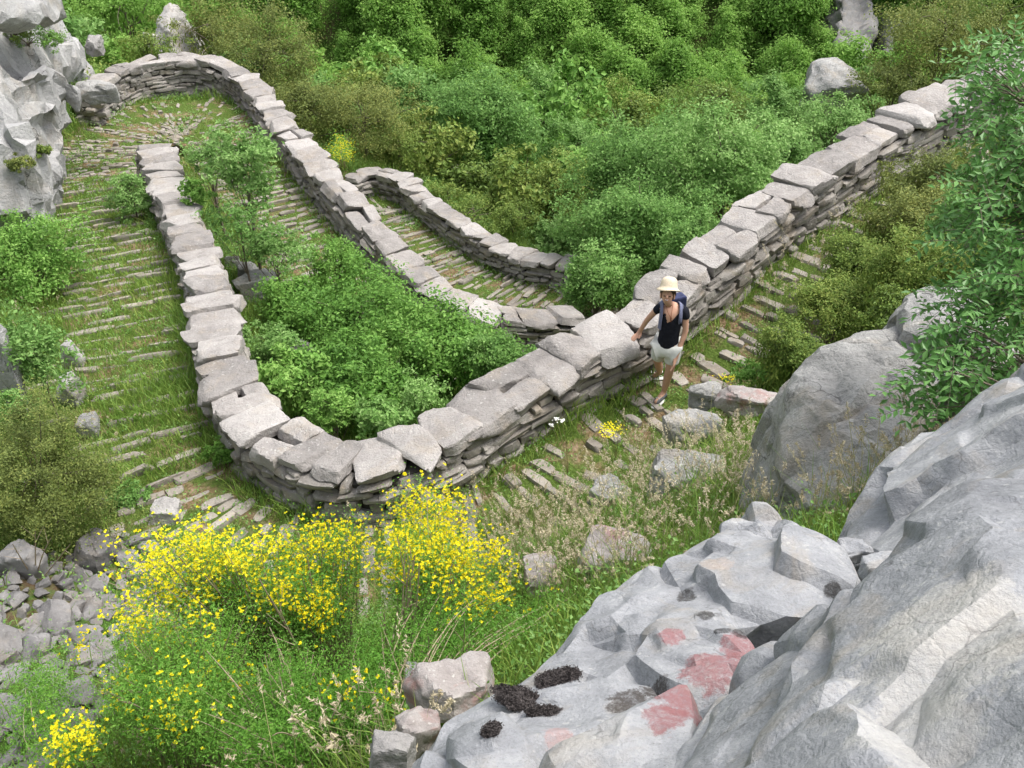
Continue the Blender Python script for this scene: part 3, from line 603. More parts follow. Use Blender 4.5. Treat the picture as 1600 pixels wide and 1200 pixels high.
def hit(u, v):
    d = Vector(ray(u, v)).normalized(); p, n, i, t = _bv.ray_cast(Vector((0, 0, 0)), d); return p, n
spots = []
for (u, v, r, c) in [(1115, 1045, 0.085, (0.25, 0.112, 0.115)), (1075, 1085, 0.075, (0.25, 0.112, 0.115)), (1160, 1010, 0.06, (0.25, 0.112, 0.115)), (1048, 992, 0.035, (0.25, 0.112, 0.115)), (870, 1150, 0.035, (0.340, 0.245, 0.238)), (1040, 1120, 0.05, (0.25, 0.112, 0.115)),
                     (1072, 936, 0.032, (0.036, 0.033, 0.030)), (1102, 962, 0.025, (0.036, 0.033, 0.030)), (1128, 985, 0.022, (0.030, 0.027, 0.027)), (1158, 990, 0.022, (0.030, 0.027, 0.027)), (1300, 922, 0.025, (0.036, 0.033, 0.030)), (985, 1100, 0.055, (0.042, 0.033, 0.027)), (1030, 1085, 0.05, (0.042, 0.033, 0.027)),
                     (1480, 1020, 0.16, (0.490, 0.469, 0.428)), (1440, 1160, 0.08, (0.476, 0.462, 0.435)), (1120, 880, 0.05, (0.374, 0.299, 0.245)), (930, 1150, 0.08, (0.408, 0.394, 0.374))]:
    p, n = hit(u, v)
    if p: spots.append((tuple(p), r, c))
M['near2'] = rockmat('limestone_foreground_lichen', c0=(0.15, 0.155, 0.166), c1=(0.27, 0.277, 0.29), c2=(0.41, 0.412, 0.414), sc_=2.2, lichen=0.25, bump=0.6, dark=0.25, cracks=0.4, vary=False, tint=(0.33, 0.28, 0.21), tintamt=0.4, spots=spots)
for o in (rA, rC): o.data.materials[0] = M['near2']
M['moss'] = plain('dark_moss', (0.1, 0.088, 0.085), 1.0, 0.5, 50, 1.0, 0.05, 240)
def moss(u, v, w, h, label, seed):
    p, n = hit(u, v); D = p.length; n = n.normalized(); a = n.orthogonal().normalized(); xa = Vector((1, 0.0, 0.35)); xa = (xa - n * xa.dot(n)).normalized(); ya = n.cross(xa)
    T, F = _T[30]; d = T / np.linalg.norm(T, axis=1, keepdims=True); rx, ry = w / 2 * D / FPX, h / 2 * D / FPX
    r = 0.75 + 0.42 * fbm(d * 2.2 + seed, seed, 3) + 0.08 * fbm(d * 10, seed + 3, 2); q = d * r[:, None] * (rx, ry, 0.24 * min(rx, ry))
    V = np.array(p) + q[:, :1] * np.array(xa) + q[:, 1:2] * np.array(ya) + q[:, 2:] * np.array(n)
    rg = np.random.default_rng(seed); i_ = rg.integers(0, len(V), 9000); Vt, Ft = leafquads(V[i_] + rg.normal(0, 0.0035, (9000, 3)), rg.normal(size=(9000, 3)), 0.006, 0.003, rg); a_ = Acc(); a_.add(V, F); a_.add(Vt, Ft); o = a_.build('moss_patch', M['moss'], smooth=True); tag(o, label, 'moss', 'dark moss pads on the foreground rock'); recenter(o, tuple(p))
moss(870, 1060, 84, 60, 'dark grey moss pad high on the left rim of the pale outcrop', 1); moss(812, 1092, 92, 54, 'widest dark moss pad, joined below the rim pad on the outcrop', 2); moss(768, 1140, 28, 40, 'small dark moss tuft at the lower left edge of the outcrop', 3); moss(850, 1112, 62, 26, 'brownish low moss strip under the wide dark pad', 5)

def boulder_mesh(dims, seed, n=16, extra=14, rough=0.05):
    rng = np.random.default_rng(seed); Vb, Fb = blocks([dims], rng, n, extra, 0.28, (0.8, 1.25), (0.85, 1.05)); v = Vb[0]; s = max(dims); nr = v / (np.linalg.norm(v, axis=1, keepdims=True) + 1e-9)
    q = v / s; v = v + nr * s * (0.07 * fbm(q * 3, seed, 4) + 0.045 * facet(q, 0.35, seed) + 0.02 * fbm(q * 12, seed + 3, 3))[:, None]
    return v, Fb
def boulder(u, v, w, h, D, label, seed, mat='rock', depth=0.9, rz=None, name='rock', group=None, cat='rock', n=16):
    if D is None: D = np.linalg.norm(gp(u, v + h * 0.42)) - 0.1
    c = at_d(u, v, D); dep = math.atan2(-c[2], math.hypot(c[0], c[1])); w *= 0.86; h *= 0.86; dx = w * D / FPX; dz = h * D / FPX / (0.55 * math.cos(dep) + 0.45) * 1.1
    V, F = boulder_mesh((dx, dx * depth, dz), seed, n); a = R(rz if rz is not None else (seed * 47 % 40 - 20)); Rm = np.array([[math.cos(a), -math.sin(a), 0], [math.sin(a), math.cos(a), 0], [0, 0, 1]])
    V = V @ Rm.T + c - (0, 0, (0.06 if D < 25 else 0) * dz)
    o = mk(name, V, F, M[mat], smooth=True, sharp=40); tag(o, label, cat, group); recenter(o, (c[0], c[1], V[:, 2].min())); return o
M['pinkrock'] = rockmat('pinkish_rock', c0=(0.18, 0.158, 0.15), c1=(0.32, 0.29, 0.275), c2=(0.46, 0.435, 0.41), vary=False, sc_=2.0, lichen=0.5, bump=0.7, dark=0.4, tint=(0.34, 0.18, 0.16), tintamt=0.8)
for a in [
    (238, 80, 30, 40, 32.5, 'small white rock at the left foot of the pointed rock', 36, 'whiterock', 0.8),
    (1300, 142, 98, 62, 33, 'pale boulder showing among the bushes above the right-hand wall', 132, 'rock', 0.8),
    (405, 445, 70, 52, None, 'rounded grey rock behind the sapling inside the U of the wall', 33, 'rock', 0.9),
    (385, 424, 36, 30, None, 'knobbly rock leaning on the upper left side of the rounded grey rock', 34, 'rock', 0.9),
    (468, 548, 42, 46, None, 'upper grey rock of the pair in the shrubs inside the U', 35, 'rock', 0.9),
    (492, 590, 38, 50, None, 'lower narrow rock of the pair in the shrubs inside the U', 38, 'rock', 0.9),
    (812, 514, 44, 20, None, 'flat pale stone just below the end of the middle wall', 37, 'whiterock', 0.7),
    (363, 408, 26, 18, None, 'small stone against the inner side of the left wall arm', 39, 'rock', 0.8),
    (110, 558, 40, 44, None, 'pale flat-topped stone beside the grassy path on the left', 41, 'whiterock', 0.8),
    (112, 612, 40, 62, None, 'tall grey stone below the pale flat-topped one on the left', 42, 'rock', 0.8),
    (138, 668, 34, 34, None, 'low grey stone sunk in the grass under the tall stone', 43, 'rock', 0.8),
    (262, 796, 56, 28, None, 'flat slab at the lower edge of the path by the yellow bush', 44, 'whiterock', 0.9),
    (1082, 672, 96, 56, 9.6, 'rough grey slab just below the hiker', 45, 'rock', 0.9),
    (1098, 618, 50, 40, 10.6, 'narrow upright rock beside the hiker\'s path, right of her shoes', 58, 'rock', 0.9),
    (1166, 626, 96, 36, 9.2, 'long low stone with pink lichen right of the rough slab', 46, 'pinkrock', 0.6),
    (1062, 745, 118, 96, 8.3, 'large tilted grey slab in the grass between the path and the boulders', 47, 'rock', 0.9),
    (952, 772, 62, 60, 8.6, 'grey rock left of the large tilted slab', 59, 'rock', 0.9),
    (966, 872, 108, 82, 6.6, 'round pale rock with pinkish top behind the outcrop rim', 48, 'pinkrock', 0.9),
    (842, 892, 88, 48, 7.0, 'low reddish grey rock to the right of the yellow flowers', 49, 'pinkrock', 0.8),
    (712, 1078, 150, 80, 4.7, 'reddish rock with dark lichen beside the dark moss pads', 50, 'pinkrock', 0.8),
    (648, 1142, 78, 60, 4.3, 'brown earthy rock between the reddish rock and the white one', 51, 'pinkrock', 0.8),
    (614, 1184, 96, 66, 3.7, 'white cracked rock at the bottom edge of the picture', 52, 'whiterock', 0.8),
    (658, 1058, 50, 34, 5.6, 'small grey rock at the foot of the dry stalks', 53, 'rock', 0.8),
    (32, 872, 62, 62, None, 'dark squared block under the olive shrub at the left edge', 54, 'scree', 0.9),
    (152, 862, 62, 62, None, 'tilted grey block between the olive shrub and the yellow flowers', 55, 'scree', 0.9),
    (1328, 864, 56, 46, 2.9, 'small broken grey stone wedged between the outcrop and the dome', 56, 'near', 0.8),
    (1276, 862, 40, 24, 3.0, 'small pink stone wedged beside the broken grey stone', 57, 'pinkrock', 0.8),
    (1398, 890, 90, 34, 2.55, 'thin tilted slab below the dome behind the whitish slab', 60, 'near', 0.7),
    (705, 272, 56, 24, None, 'flat grey ledge on the slope just beyond the lowest wall', 61, 'rock', 0.8),
    (738, 290, 26, 14, None, 'small grey stone right of the flat ledge beyond the lowest wall', 62, 'rock', 0.8),
    (8, 560, 44, 190, 12.6, 'tall grey rock at the left edge below the green bush', 63, 'cliff', 0.8),
    (560, 800, 60, 24, None, 'grey stone under the wall bend among the yellow flowers', 64, 'rock', 0.8)]:
    boulder(*a)
hull_rock('rock', 'white pointed rock standing alone beyond the far hairpin wall', 'rock', [pts([(264, 2, 33), (256, 10, 33), (242, 40, 32.8), (236, 70, 32.6), (240, 100, 32.4), (304, 100, 32.4), (302, 64, 32.6), (290, 38, 32.8), (279, 8, 33), (262, 50, 32.1), (275, 95, 31.9)], (0.1, 1.0, -1.0))], 0.05, M['whiterock'], 31, 0.06, 0.6, 0.03, 1.2, 0.015)
# scree: every loose stone is an object; eight shapes shared by the copies
rng = np.random.default_rng(77); protos = []
for k in range(8):
    V, F = boulder_mesh((1, rng.uniform(0.6, 0.9), rng.uniform(0.4, 0.6)), 300 + k, 9, 8); protos.append((V, F))
pm = []
def inpoly(x, y, poly):
    c = False; j = len(poly) - 1
    for i in range(len(poly)):
        if (poly[i][1] > y) != (poly[j][1] > y) and x < (poly[j][0] - poly[i][0]) * (y - poly[i][1]) / (poly[j][1] - poly[i][1]) + poly[i][0]: c = not c
        j = i
    return c
scree_zone = [gp(*q)[:2] for q in [(-60, 880), (90, 870), (200, 840), (330, 870), (380, 960), (210, 1010), (170, 1120), (60, 1230), (-60, 1230)]]
sx = [q[0] for q in scree_zone]; sy = [q[1] for q in scree_zone]; cnt = 0; placed = []
first = {}
while cnt < 280:
    x, y = rng.uniform(min(sx), max(sx)), rng.uniform(min(sy), max(sy)); s = float(np.clip(rng.lognormal(-1.72, 0.45), 0.1, 0.5))
    if not inpoly(x, y, scree_zone) or any((x - a) ** 2 + (y - b) ** 2 < ((s + c) * 0.33) ** 2 for a, b, c in placed): 
        cnt += 0.02; continue
    placed.append((x, y, s)); k = int(rng.integers(8)); z = H1(x, y) + s * 0.12
    if k not in first:
        o = mk('loose_stone', protos[k][0], protos[k][1], M['scree'], smooth=True, sharp=24); first[k] = o
        tag(o, 'loose angular grey stone in the scree at the lower left', 'loose stone', 'loose stones of the scree')
    else: o = first[k].copy(); COL.objects.link(o)
    o.location = (x, y, z); o.scale = (s, s, s); o.rotation_euler = tuple(rng.normal(0, 0.35, 2)) + (rng.uniform(0, 6.28),); cnt += 1
print('SCREE', len(placed))

# cliff on the left, a broken limestone face
def box8(P): return [np.array(p) for p in P]
cl = [pts([(-80, -80, 22.68), (72, -80, 26.46), (81, 20, 25.38), (88, 90, 24.41), (90, 150, 23.54), (88, 230, 22.68), (82, 285, 21.92), (64, 325, 21.17), (30, 345, 19.87), (-80, 350, 18.90), (-80, 150, 20.52), (40, 180, 21.60)], (-1.5, 2.5, -1.5)),
      pts([(78, 0, 27.00), (102, 30, 27.22), (122, 66, 27.22), (124, 92, 26.78), (84, 110, 25.38), (74, 20, 25.92)], (-0.6, 1.5, -1.6)),
      pts([(-40, -10, 20.09), (28, -12, 20.74), (56, 8, 20.95), (54, 24, 20.52), (10, 34, 19.87), (-40, 30, 19.66)], (-0.3, 1.6, -0.5)),
      pts([(10, 112, 20.09), (60, 96, 20.95), (68, 108, 21.17), (66, 130, 20.74), (24, 150, 19.66)], (-0.3, 1.4, -0.75)),
      pts([(26, 160, 20.09), (64, 142, 20.84), (68, 160, 20.63), (60, 190, 20.09), (30, 186, 19.76)], (-0.2, 1.2, -0.4)),
      pts([(-60, 60, 19.22), (2, 90, 19.87), (22, 170, 19.44), (36, 230, 18.25), (38, 330, 18.20), (-60, 340, 18.20)], (-0.6, 2.4, -1.6)),
      pts([(-60, 220, 18.20), (4, 215, 18.20), (20, 260, 18.20), (38, 320, 18.20), (20, 320, 18.20), (-60, 325, 18.20)], (-0.5, 2.0, -3.0)),
      pts([(38, 215, 19.87), (84, 215, 21.38), (80, 290, 20.84), (54, 320, 20.09), (40, 318, 19.22)], (-0.5, 1.5, -1.0))]
cliff = hull_rock('cliff', 'tall fissured grey limestone cliff rising at the upper left corner beside the path', 'cliff', cl, 0.07, M['cliff'], 51, 0.06, 1.0, 0.02, 0.8, 0.025, a_f2=0.05, crack=0.08, sharp=30, aniso=(1.2, 1.2, 0.4), brick=0.17, faces=6000)
boulder(148, 72, 30, 24, 24.6, 'small squared stone on the cliff shoulder above the far wall', 71, 'whiterock')
boulder(112, 146, 20, 34, 22.0, 'upright stone where the middle wall meets the cliff', 72, 'cliff')
boulder(150, 143, 56, 26, 22.2, 'big rounded block built into the start of the middle wall', 73, 'rock')
_cv = bvh_of([cliff])
# far cliff in the wood at the upper right
fc = [[at_d(u, v, D) for u, v, D in L] + [at_d(u, v, D) + np.array((0, 6, -3)) for u, v, D in L] for L in (
    [(1308, -30, 70), (1345, -40, 71), (1368, 10, 70), (1372, 50, 69), (1340, 100, 66), (1312, 85, 66)], [(1378, -20, 73), (1420, -30, 74), (1430, 50, 71), (1400, 110, 68), (1384, 100, 68)])]
hull_rock('cliff', 'dark grey rock face showing between the trees on the far slope, upper right', 'cliff', fc, 0.25, M['scree'], 61, 0.3, 2.6, 0.15, 0.3, 0.1, brick=0.35)
# ------------------------------------------------------------------ leaves, crowns, shrubs
def crown_clumps(r, rng, nc, seed, lump=0.3, inner=0.5, low=-0.75):
    r = np.array(r, float); d = unit(rng.normal(size=(nc * 2, 3))); d = d[d[:, 2] > low][:nc]
    k = (0.8 + lump * vnoise(d * 1.9 + seed * 3.1, seed) + lump * 0.5 * vnoise(d * 4.3, seed + 9)) * rng.uniform(inner ** 3, 1, len(d)) ** (1 / 3)
    return d * k[:, None] * r, d
def crown_leaves(r, rng, seed, nc, nl, leaf, cs=(0.11, 0.27), lump=0.6, inner=0.5, aspect=0.5, up=0.5, low=-0.75, spiky=0.0):
    c, d = crown_clumps(r, rng, nc, seed, lump, inner, low); rm = float(np.mean(r)); n = len(c)
    cr_ = rng.uniform(*cs, n) * rm; k = rng.integers(int(nl * 0.6), int(nl * 1.4), n); i = np.repeat(np.arange(n), k)
    o = rng.normal(size=(len(i), 3)) * (0.55, 0.55, 0.4); 
    if spiky: o = o + d[i] * np.abs(rng.normal(size=(len(i), 1))) * spiky
    C = c[i] + o * cr_[i][:, None]; nr = unit(rng.normal(size=C.shape)) * 0.75 + d[i] * 0.35 + unit(o) * 0.3 + np.array([0, 0, up])
    s = leaf * rng.uniform(0.6, 1.35, len(C)); V, F = leafquads(C, nr, s, s * aspect, rng); return V, F, c
def skeleton(tr, tw, base, top, targets, r, rng, nb=14):
    """a tapering stem from base to top with limbs out to some clump centres"""
    base, top = np.array(base, float), np.array(top, float); ln = np.linalg.norm(top - base); mid = (base + top) / 2 + rng.normal(0, ln * 0.06, 3)
    T = bez(base - (0, 0, 0.15), mid, top, 7); tube(tr, T, r, r * 0.35, 7)
    for c in targets[rng.permutation(len(targets))[:nb]]:
        k = rng.integers(2, 7); a = T[k]; m = (a + c) / 2 + rng.normal(0, ln * 0.05, 3) + (0, 0, ln * 0.04); tube(tw, bez(a, m, c, 5), r * 0.4 * (1 - k * 0.08), r * 0.06, 4)
def plant(name, parts, u, v, w, h, D, mat, label, cat, seed, leaf=0.06, nc=None, nl=60, base=None, group=None, trunk=0.05, **kw):
    """shrub or tree whose crown is centred where the photo has it; rooted on the ground below"""
    rng = np.random.default_rng(seed)
    if D is None: D = max(2.0, np.linalg.norm(gp(u, min(v + h * 0.45, 1300))) - 0.15)
    c = at_d(u, v, D); dep = math.atan2(-c[2], math.hypot(c[0], c[1])); rx = w / 2 * D / FPX; rz = h / 2 * D / FPX / (0.6 * math.cos(dep) + 0.4); ry = rx * 0.9
    gx_, gy_ = (c[0], c[1]) if base is None else gp(*base)[:2]; g = np.array([gx_, gy_, H1(gx_, gy_)])
    if nc is None: nc = int(np.clip(90 * (rx * ry * rz) ** 0.5, 40, 260))
    root = empty(name, tuple(g)); tag(root, label, cat, group); V, F, cl = crown_leaves((rx, ry, rz), rng, seed, nc, nl, leaf, **kw)
    zc = c[2] - g[2]; 
    if parts[0] == 'foliage' and 0.9 * rz < zc < 3 * rz: V[:, 2] = np.where(V[:, 2] < 0, V[:, 2] * zc / (0.85 * rz), V[:, 2])
    V = V + (c - g); q = V.reshape(-1, 4, 3); ce = q.mean(1) + g; hz = Hq(ce[:, 0], ce[:, 1]); q = q[ce[:, 2] > hz + 0.01]
    if len(q) < 10: print('EMPTY CROWN', label); q = V.reshape(-1, 4, 3)
    mk(parts[0], q.reshape(-1, 3), np.arange(len(q) * 4).reshape(-1, 4), M[mat], root)
    tr, tw = Acc(), Acc(); top = c - g + (0, 0, rz * 0.25)
    skeleton(tr, tr, (0, 0, 0), top, cl + (c - g), max(0.008, trunk * rx), rng, 16); tr.build(parts[1], M['bark'], root, smooth=True)
    return root
TREE, SHRUB = ('crown', 'trunk'), ('foliage', 'stem')
T = lambda *a, **k: plant('tree', TREE, *a, **k)
B = lambda *a, **k: plant('shrub', SHRUB, *a, **k)

# inside the U of the nearest wall
B(560, 505, 240, 150, 16.2, 'bright', 'widest bright green shrub filling the middle of the hollow inside the U', 'shrub', 101, 0.07, 210, 95)
B(470, 480, 150, 120, 16.8, 'bright', 'bright shrub right of the rounded grey rock inside the U', 'shrub', 102, 0.07, 130, 80)
B(690, 545, 230, 130, 14.6, 'bright', 'deep green shrub spreading under the end of the middle wall inside the U', 'shrub', 103, 0.07, 200, 85)
B(560, 600, 190, 110, 13.2, 'bright', 'low shady shrub in the bottom of the hollow behind the bend', 'shrub', 104, 0.07, 150, 80)
B(780, 560, 130, 90, 14.0, 'blue', 'small dark green shrub against the inner side of the wall left of the hiker', 'shrub', 105, 0.05, 110, 70)
B(655, 625, 110, 90, 12.2, 'blue', 'airy grey-green bush poking up just behind the nearest coping stones', 'shrub', 106, 0.045, 70, 34, inner=0.3)
B(600, 655, 90, 70, 11.4, 'blue', 'small round leafed bush between the bend and the airy grey-green bush', 'shrub', 107, 0.07, 60, 40)
B(455, 600, 130, 90, 13.2, 'bright', 'bright bush tight behind the left arm of the wall near the bend', 'shrub', 108, 0.07, 100, 70)
B(520, 640, 90, 60, 11.9, 'bright', 'low dark bush directly behind the small loose coping stones', 'shrub', 109, 0.045, 80, 60)
B(430, 545, 80, 100, 14.2, 'fresh', 'pale green bush between the two-rock pair and the left wall arm', 'shrub', 110, 0.05, 80, 60)
T(382, 262, 120, 150, 17.6, 'fresh', 'slender light green sapling with thin bare stem inside the U', 'tree', 111, 0.085, 110, 32, base=(413, 455), trunk=0.045, inner=0.25, lump=0.45)
T(375, 345, 150, 70, 17.2, 'fresh', 'lower spreading sapling under the slender one inside the U', 'tree', 112, 0.07, 60, 26, base=(400, 470), trunk=0.03, inner=0.3)
B(330, 240, 90, 60, 19.5, 'fresh', 'low leafy bush just right of the end of the left wall arm', 'shrub', 113, 0.06, 60, 45)
B(520, 410, 110, 80, 17.8, 'bright', 'small bright bush beside the middle path near the centre of its wall', 'shrub', 114, 0.05, 100, 60)
B(430, 390, 120, 70, 17.4, 'fresh', 'light green bush between the sapling and the middle path', 'shrub', 115, 0.06, 80, 50)
B(305, 300, 50, 50, 18.0, 'bright', 'ferny bush hugging the inner side of the left wall arm', 'shrub', 116, 0.07, 50, 30)
# left side
B(55, 405, 150, 150, 16.9, 'bright', 'dense bright green bush at the left edge below the cliff', 'shrub', 120, 0.055, 150, 85)
B(205, 310, 66, 82, None, 'fresh', 'small rounded yellow-green bush leaning on the outside of the left wall arm', 'shrub', 121, 0.05, 75, 60)
T(60, 560, 110, 190, 12.6, 'fresh', 'thin pale green sapling at the left edge beside the flat-topped stone', 'tree', 122, 0.06, 80, 34, inner=0.25, trunk=0.03)
B(62, 760, 180, 220, 10.9, 'olive', 'spiny yellowish brown shrub filling the left edge above the scree', 'shrub', 123, 0.028, 200, 210, aspect=0.45, lump=0.8, inner=0.5, spiky=0.9)
B(195, 780, 70, 56, 11.6, 'blue', 'small grey-green bush on the path edge right of the olive shrub', 'shrub', 124, 0.04, 60, 50)
B(345, 705, 44, 34, 11.6, 'bright', 'leafy tuft at the outer foot of the wall before the bend', 'shrub', 125, 0.035, 30, 40)
B(25, 640, 70, 60, 12.0, 'blue', 'low bush between the thin sapling and the spiny shrub', 'shrub', 126, 0.045, 50, 50)
def ledge(u, v, w, mat, label, seed):
    d = Vector(ray(u, v)).normalized(); p, n, i_, t = _cv.ray_cast(Vector((0, 0, 0)), d)
    if p is None: print('NO LEDGE', label); return
    rng = np.random.default_rng(seed); r = w / 2 * t / FPX; root = empty('shrub', tuple(p)); tag(root, label, 'shrub'); V, F, cl = crown_leaves((r, r * 0.7, r * 0.5), rng, seed, 40, 45, 0.045); c = np.array(n) * 0.05 + (0, -0.05, r * 0.25)
    mk('foliage', V + c, F, M[mat], root); a = Acc()
    for q in cl[:10]: tube(a, bez((0, 0, -0.03), c * 0.6, q + c, 4), 0.012, 0.004, 4)
    a.build('stem', M['bark'], root)
ledge(45, 72, 90, 'fresh', 'leafy green plants on the upper ledge of the cliff', 127)
ledge(20, 60, 60, 'oliveg', 'brownish tuft at the far left of the upper cliff ledge', 128)
ledge(72, 68, 46, 'bright', 'small green tuft at the right end of the upper cliff ledge', 129)
ledge(30, 262, 50, 'olive', 'dry brownish tuft low on the cliff face above the bright bush', 119)
ledge(64, 240, 34, 'oliveg', 'small tuft in a crack low on the cliff right of the dry one', 118)
# right of the path
B(1470, 292, 140, 78, 13.2, 'olive', 'yellowish olive shrub beside the upper right stretch of wall', 'shrub', 130, 0.035, 170, 130, aspect=0.45, lump=0.7, spiky=0.9)
B(1435, 352, 130, 90, 12.2, 'olive', 'broad golden olive shrub below the upper right wall', 'shrub', 131, 0.033, 170, 130, aspect=0.45, lump=0.7, spiky=0.9)
B(1352, 408, 110, 80, 11.9, 'oliveg', 'mid green spiny shrub on the near edge of the right-hand path', 'shrub', 132, 0.033, 150, 120, aspect=0.45, lump=0.7, spiky=0.9)
B(1435, 428, 150, 100, 10.6, 'oliveg', 'dark olive shrub above the rounded boulder', 'shrub', 133, 0.033, 170, 130, aspect=0.45, lump=0.7, spiky=0.9)
B(1305, 478, 125, 82, 10.7, 'oliveg', 'green spiny shrub crowned by dry grasses above the rounded boulder', 'shrub', 134, 0.032, 150, 130, aspect=0.45, lump=0.7, spiky=0.9)
B(1240, 552, 105, 80, 9.9, 'oliveg', 'low green spiny shrub between the hiker and the rounded boulder', 'shrub', 135, 0.03, 150, 120, aspect=0.45, lump=0.7, spiky=0.9)
B(1180, 585, 80, 50, 10.2, 'bright', 'small leafy bush over the long pinkish stone', 'shrub', 136, 0.035, 60, 50)
B(1490, 350, 90, 90, 11.2, 'fresh', 'light green bush behind the near leafy tree', 'shrub', 137, 0.05, 70, 60)
B(1400, 480, 90, 60, 9.0, 'oliveg', 'dark low bush just over the top of the rounded boulder', 'shrub', 138, 0.03, 80, 90)
# beyond the walls
for a in [
    (1000, 365, 230, 160, 20.5, 'blue', 'lowest and nearest round tree directly behind the wall left of the hiker', 201, 0.075, 330, 110),
    (935, 440, 130, 120, 19.0, 'blue', 'dark leafy tree hiding the end of the middle wall', 202, 0.07, 170, 90),
    (1010, 260, 210, 150, 23.5, 'blue', 'tall cool green tree with pale tips in the centre right', 203, 0.08, 300, 100),
    (1135, 270, 200, 150, 22.0, 'blue', 'broad cool green tree nestled against the right-hand wall', 204, 0.08, 280, 100),
    (1225, 235, 120, 90, 24.0, 'fresh', 'lighter tree crown just above the coping at the right', 205, 0.08, 140, 80),
    (1090, 380, 120, 120, 18.5, 'blue', 'dark lower crown squeezed between the wall and the hiker\'s left', 206, 0.07, 150, 85),
    (760, 205, 190, 185, 31.0, 'blue', 'rounded tree standing alone beyond the lowest wall', 207, 0.11, 260, 90),
    (655, 185, 130, 130, 33.0, 'fresh', 'bright green tree left of the rounded lone tree', 208, 0.11, 170, 80),
    (850, 160, 110, 100, 36.0, 'blue', 'small tree right of the rounded lone tree', 209, 0.12, 130, 70)]:
    T(*a[:7], 'tree', a[7], a[8], a[9], a[10], trunk=0.06, up=0.6)
for a in [
    (330, 50, 130, 90, 32.0, 'olive', 'brown olive bush right beside the white pointed rock', 220, 0.06, 120, 90),
    (418, 95, 150, 130, 30.0, 'olive', 'large brown olive bush over the top of the far hairpin', 221, 0.06, 170, 110),
    (480, 165, 130, 110, 28.0, 'olive', 'olive bush touching the far side of the middle wall', 222, 0.055, 150, 100),
    (570, 185, 160, 130, 27.5, 'olive', 'rounded golden olive bush above the yellow broom', 223, 0.055, 180, 110),
    (625, 228, 100, 44, 27.5, 'oliveg', 'low olive bush between the golden one and the lowest wall', 224, 0.05, 90, 80),
    (235, 75, 90, 50, 31.0, 'oliveg', 'low olive bush left of the white pointed rock', 225, 0.06, 70, 60),
    (195, 15, 130, 80, 37.0, 'forest', 'bright green bush at the top left beyond the cliff', 226, 0.1, 110, 60),
    (860, 300, 120, 110, 25.5, 'oliveg', 'yellowish green shrub left of the nearest round tree', 227, 0.06, 140, 80),
    (800, 340, 90, 50, 24.0, 'oliveg', 'low scrubby bush beyond the lowest wall, right part', 228, 0.05, 80, 60),
    (900, 235, 100, 90, 29.0, 'fresh', 'light bush above the yellowish green shrub', 229, 0.08, 110, 60),
    (1115, 165, 150, 70, 34.0, 'oliveg', 'pale brush between the lone boulder and the cool green trees', 230, 0.09, 130, 60),
    (1210, 165, 100, 80, 32.0, 'fresh', 'light bush just left of the embedded boulder', 231, 0.09, 100, 60),
    (1310, 190, 110, 60, 29.0, 'fresh', 'leafy bush covering the foot of the embedded boulder', 232, 0.08, 100, 60),
    (1400, 130, 120, 80, 33.0, 'olive', 'golden olive bush right of the embedded boulder', 233, 0.07, 130, 80),
    (1475, 55, 170, 110, 34.0, 'olive', 'large dark olive bush at the upper right', 234, 0.07, 200, 90),
    (1560, 40, 150, 110, 36.0, 'oliveg', 'olive green bush in the top right corner', 235, 0.08, 150, 70),
    (700, 300, 60, 26, 25.5, 'oliveg', 'tiny scrub on the slope just outside the lowest wall bend', 236, 0.05, 40, 40),
    (985, 165, 110, 70, 36.0, 'oliveg', 'pale thin brush in the upper centre below the wood', 237, 0.1, 80, 40),
    (740, 330, 110, 40, 24.6, 'oliveg', 'low green scrub along the outside of the lowest wall', 238, 0.05, 70, 50)]:
    B(*a[:7], 'shrub', a[7], a[8], a[9], a[10], aspect=0.55, lump=0.7, spiky=0.5)

# filler scrub on the middle slope: copies of five shapes
def proto(name, parts, mat, seed, r, leaf, nc, nl, cz, trunk, **kw):
    rng = np.random.default_rng(seed); root = empty(name); V, F, cl = crown_leaves(r, rng, seed, nc, nl, leaf, **kw); V = V + (0, 0, cz); mk(parts[0], V, F, M[mat], root)
    a = Acc(); skeleton(a, a, (0, 0, 0), (0, 0, cz + r[2] * 0.3), cl + (0, 0, cz), trunk, rng, 12); a.build(parts[1], M['bark'], root, smooth=True); return root
def scatter(protos, spots_, label, cat, group, rng, tilt=0.08):
    used = set()
    for (x, y, s, z, sz) in spots_:
        k = int(rng.integers(len(protos))); o = protos[k] if k not in used else copy_tree(protos[k]); used.add(k)
        tag(o, label, cat, group); o.location = (x, y, z); o.scale = (s, s, s * sz); o.rotation_euler = (rng.normal(0, tilt), rng.normal(0, tilt), rng.uniform(0, 6.28))
    for k, p in enumerate(protos):
        if k not in used:
            for c in list(p.children): bpy.data.objects.remove(c)
            bpy.data.objects.remove(p)
rng = np.random.default_rng(5)
pr = [proto('shrub', SHRUB, m, 400 + i, (1, 1, 0.75), 0.13, 75, 55, 0.55, 0.05) for i, m in enumerate(['forest', 'oliveg', 'fresh', 'bright', 'blue'])]
sp = []; tries = 0
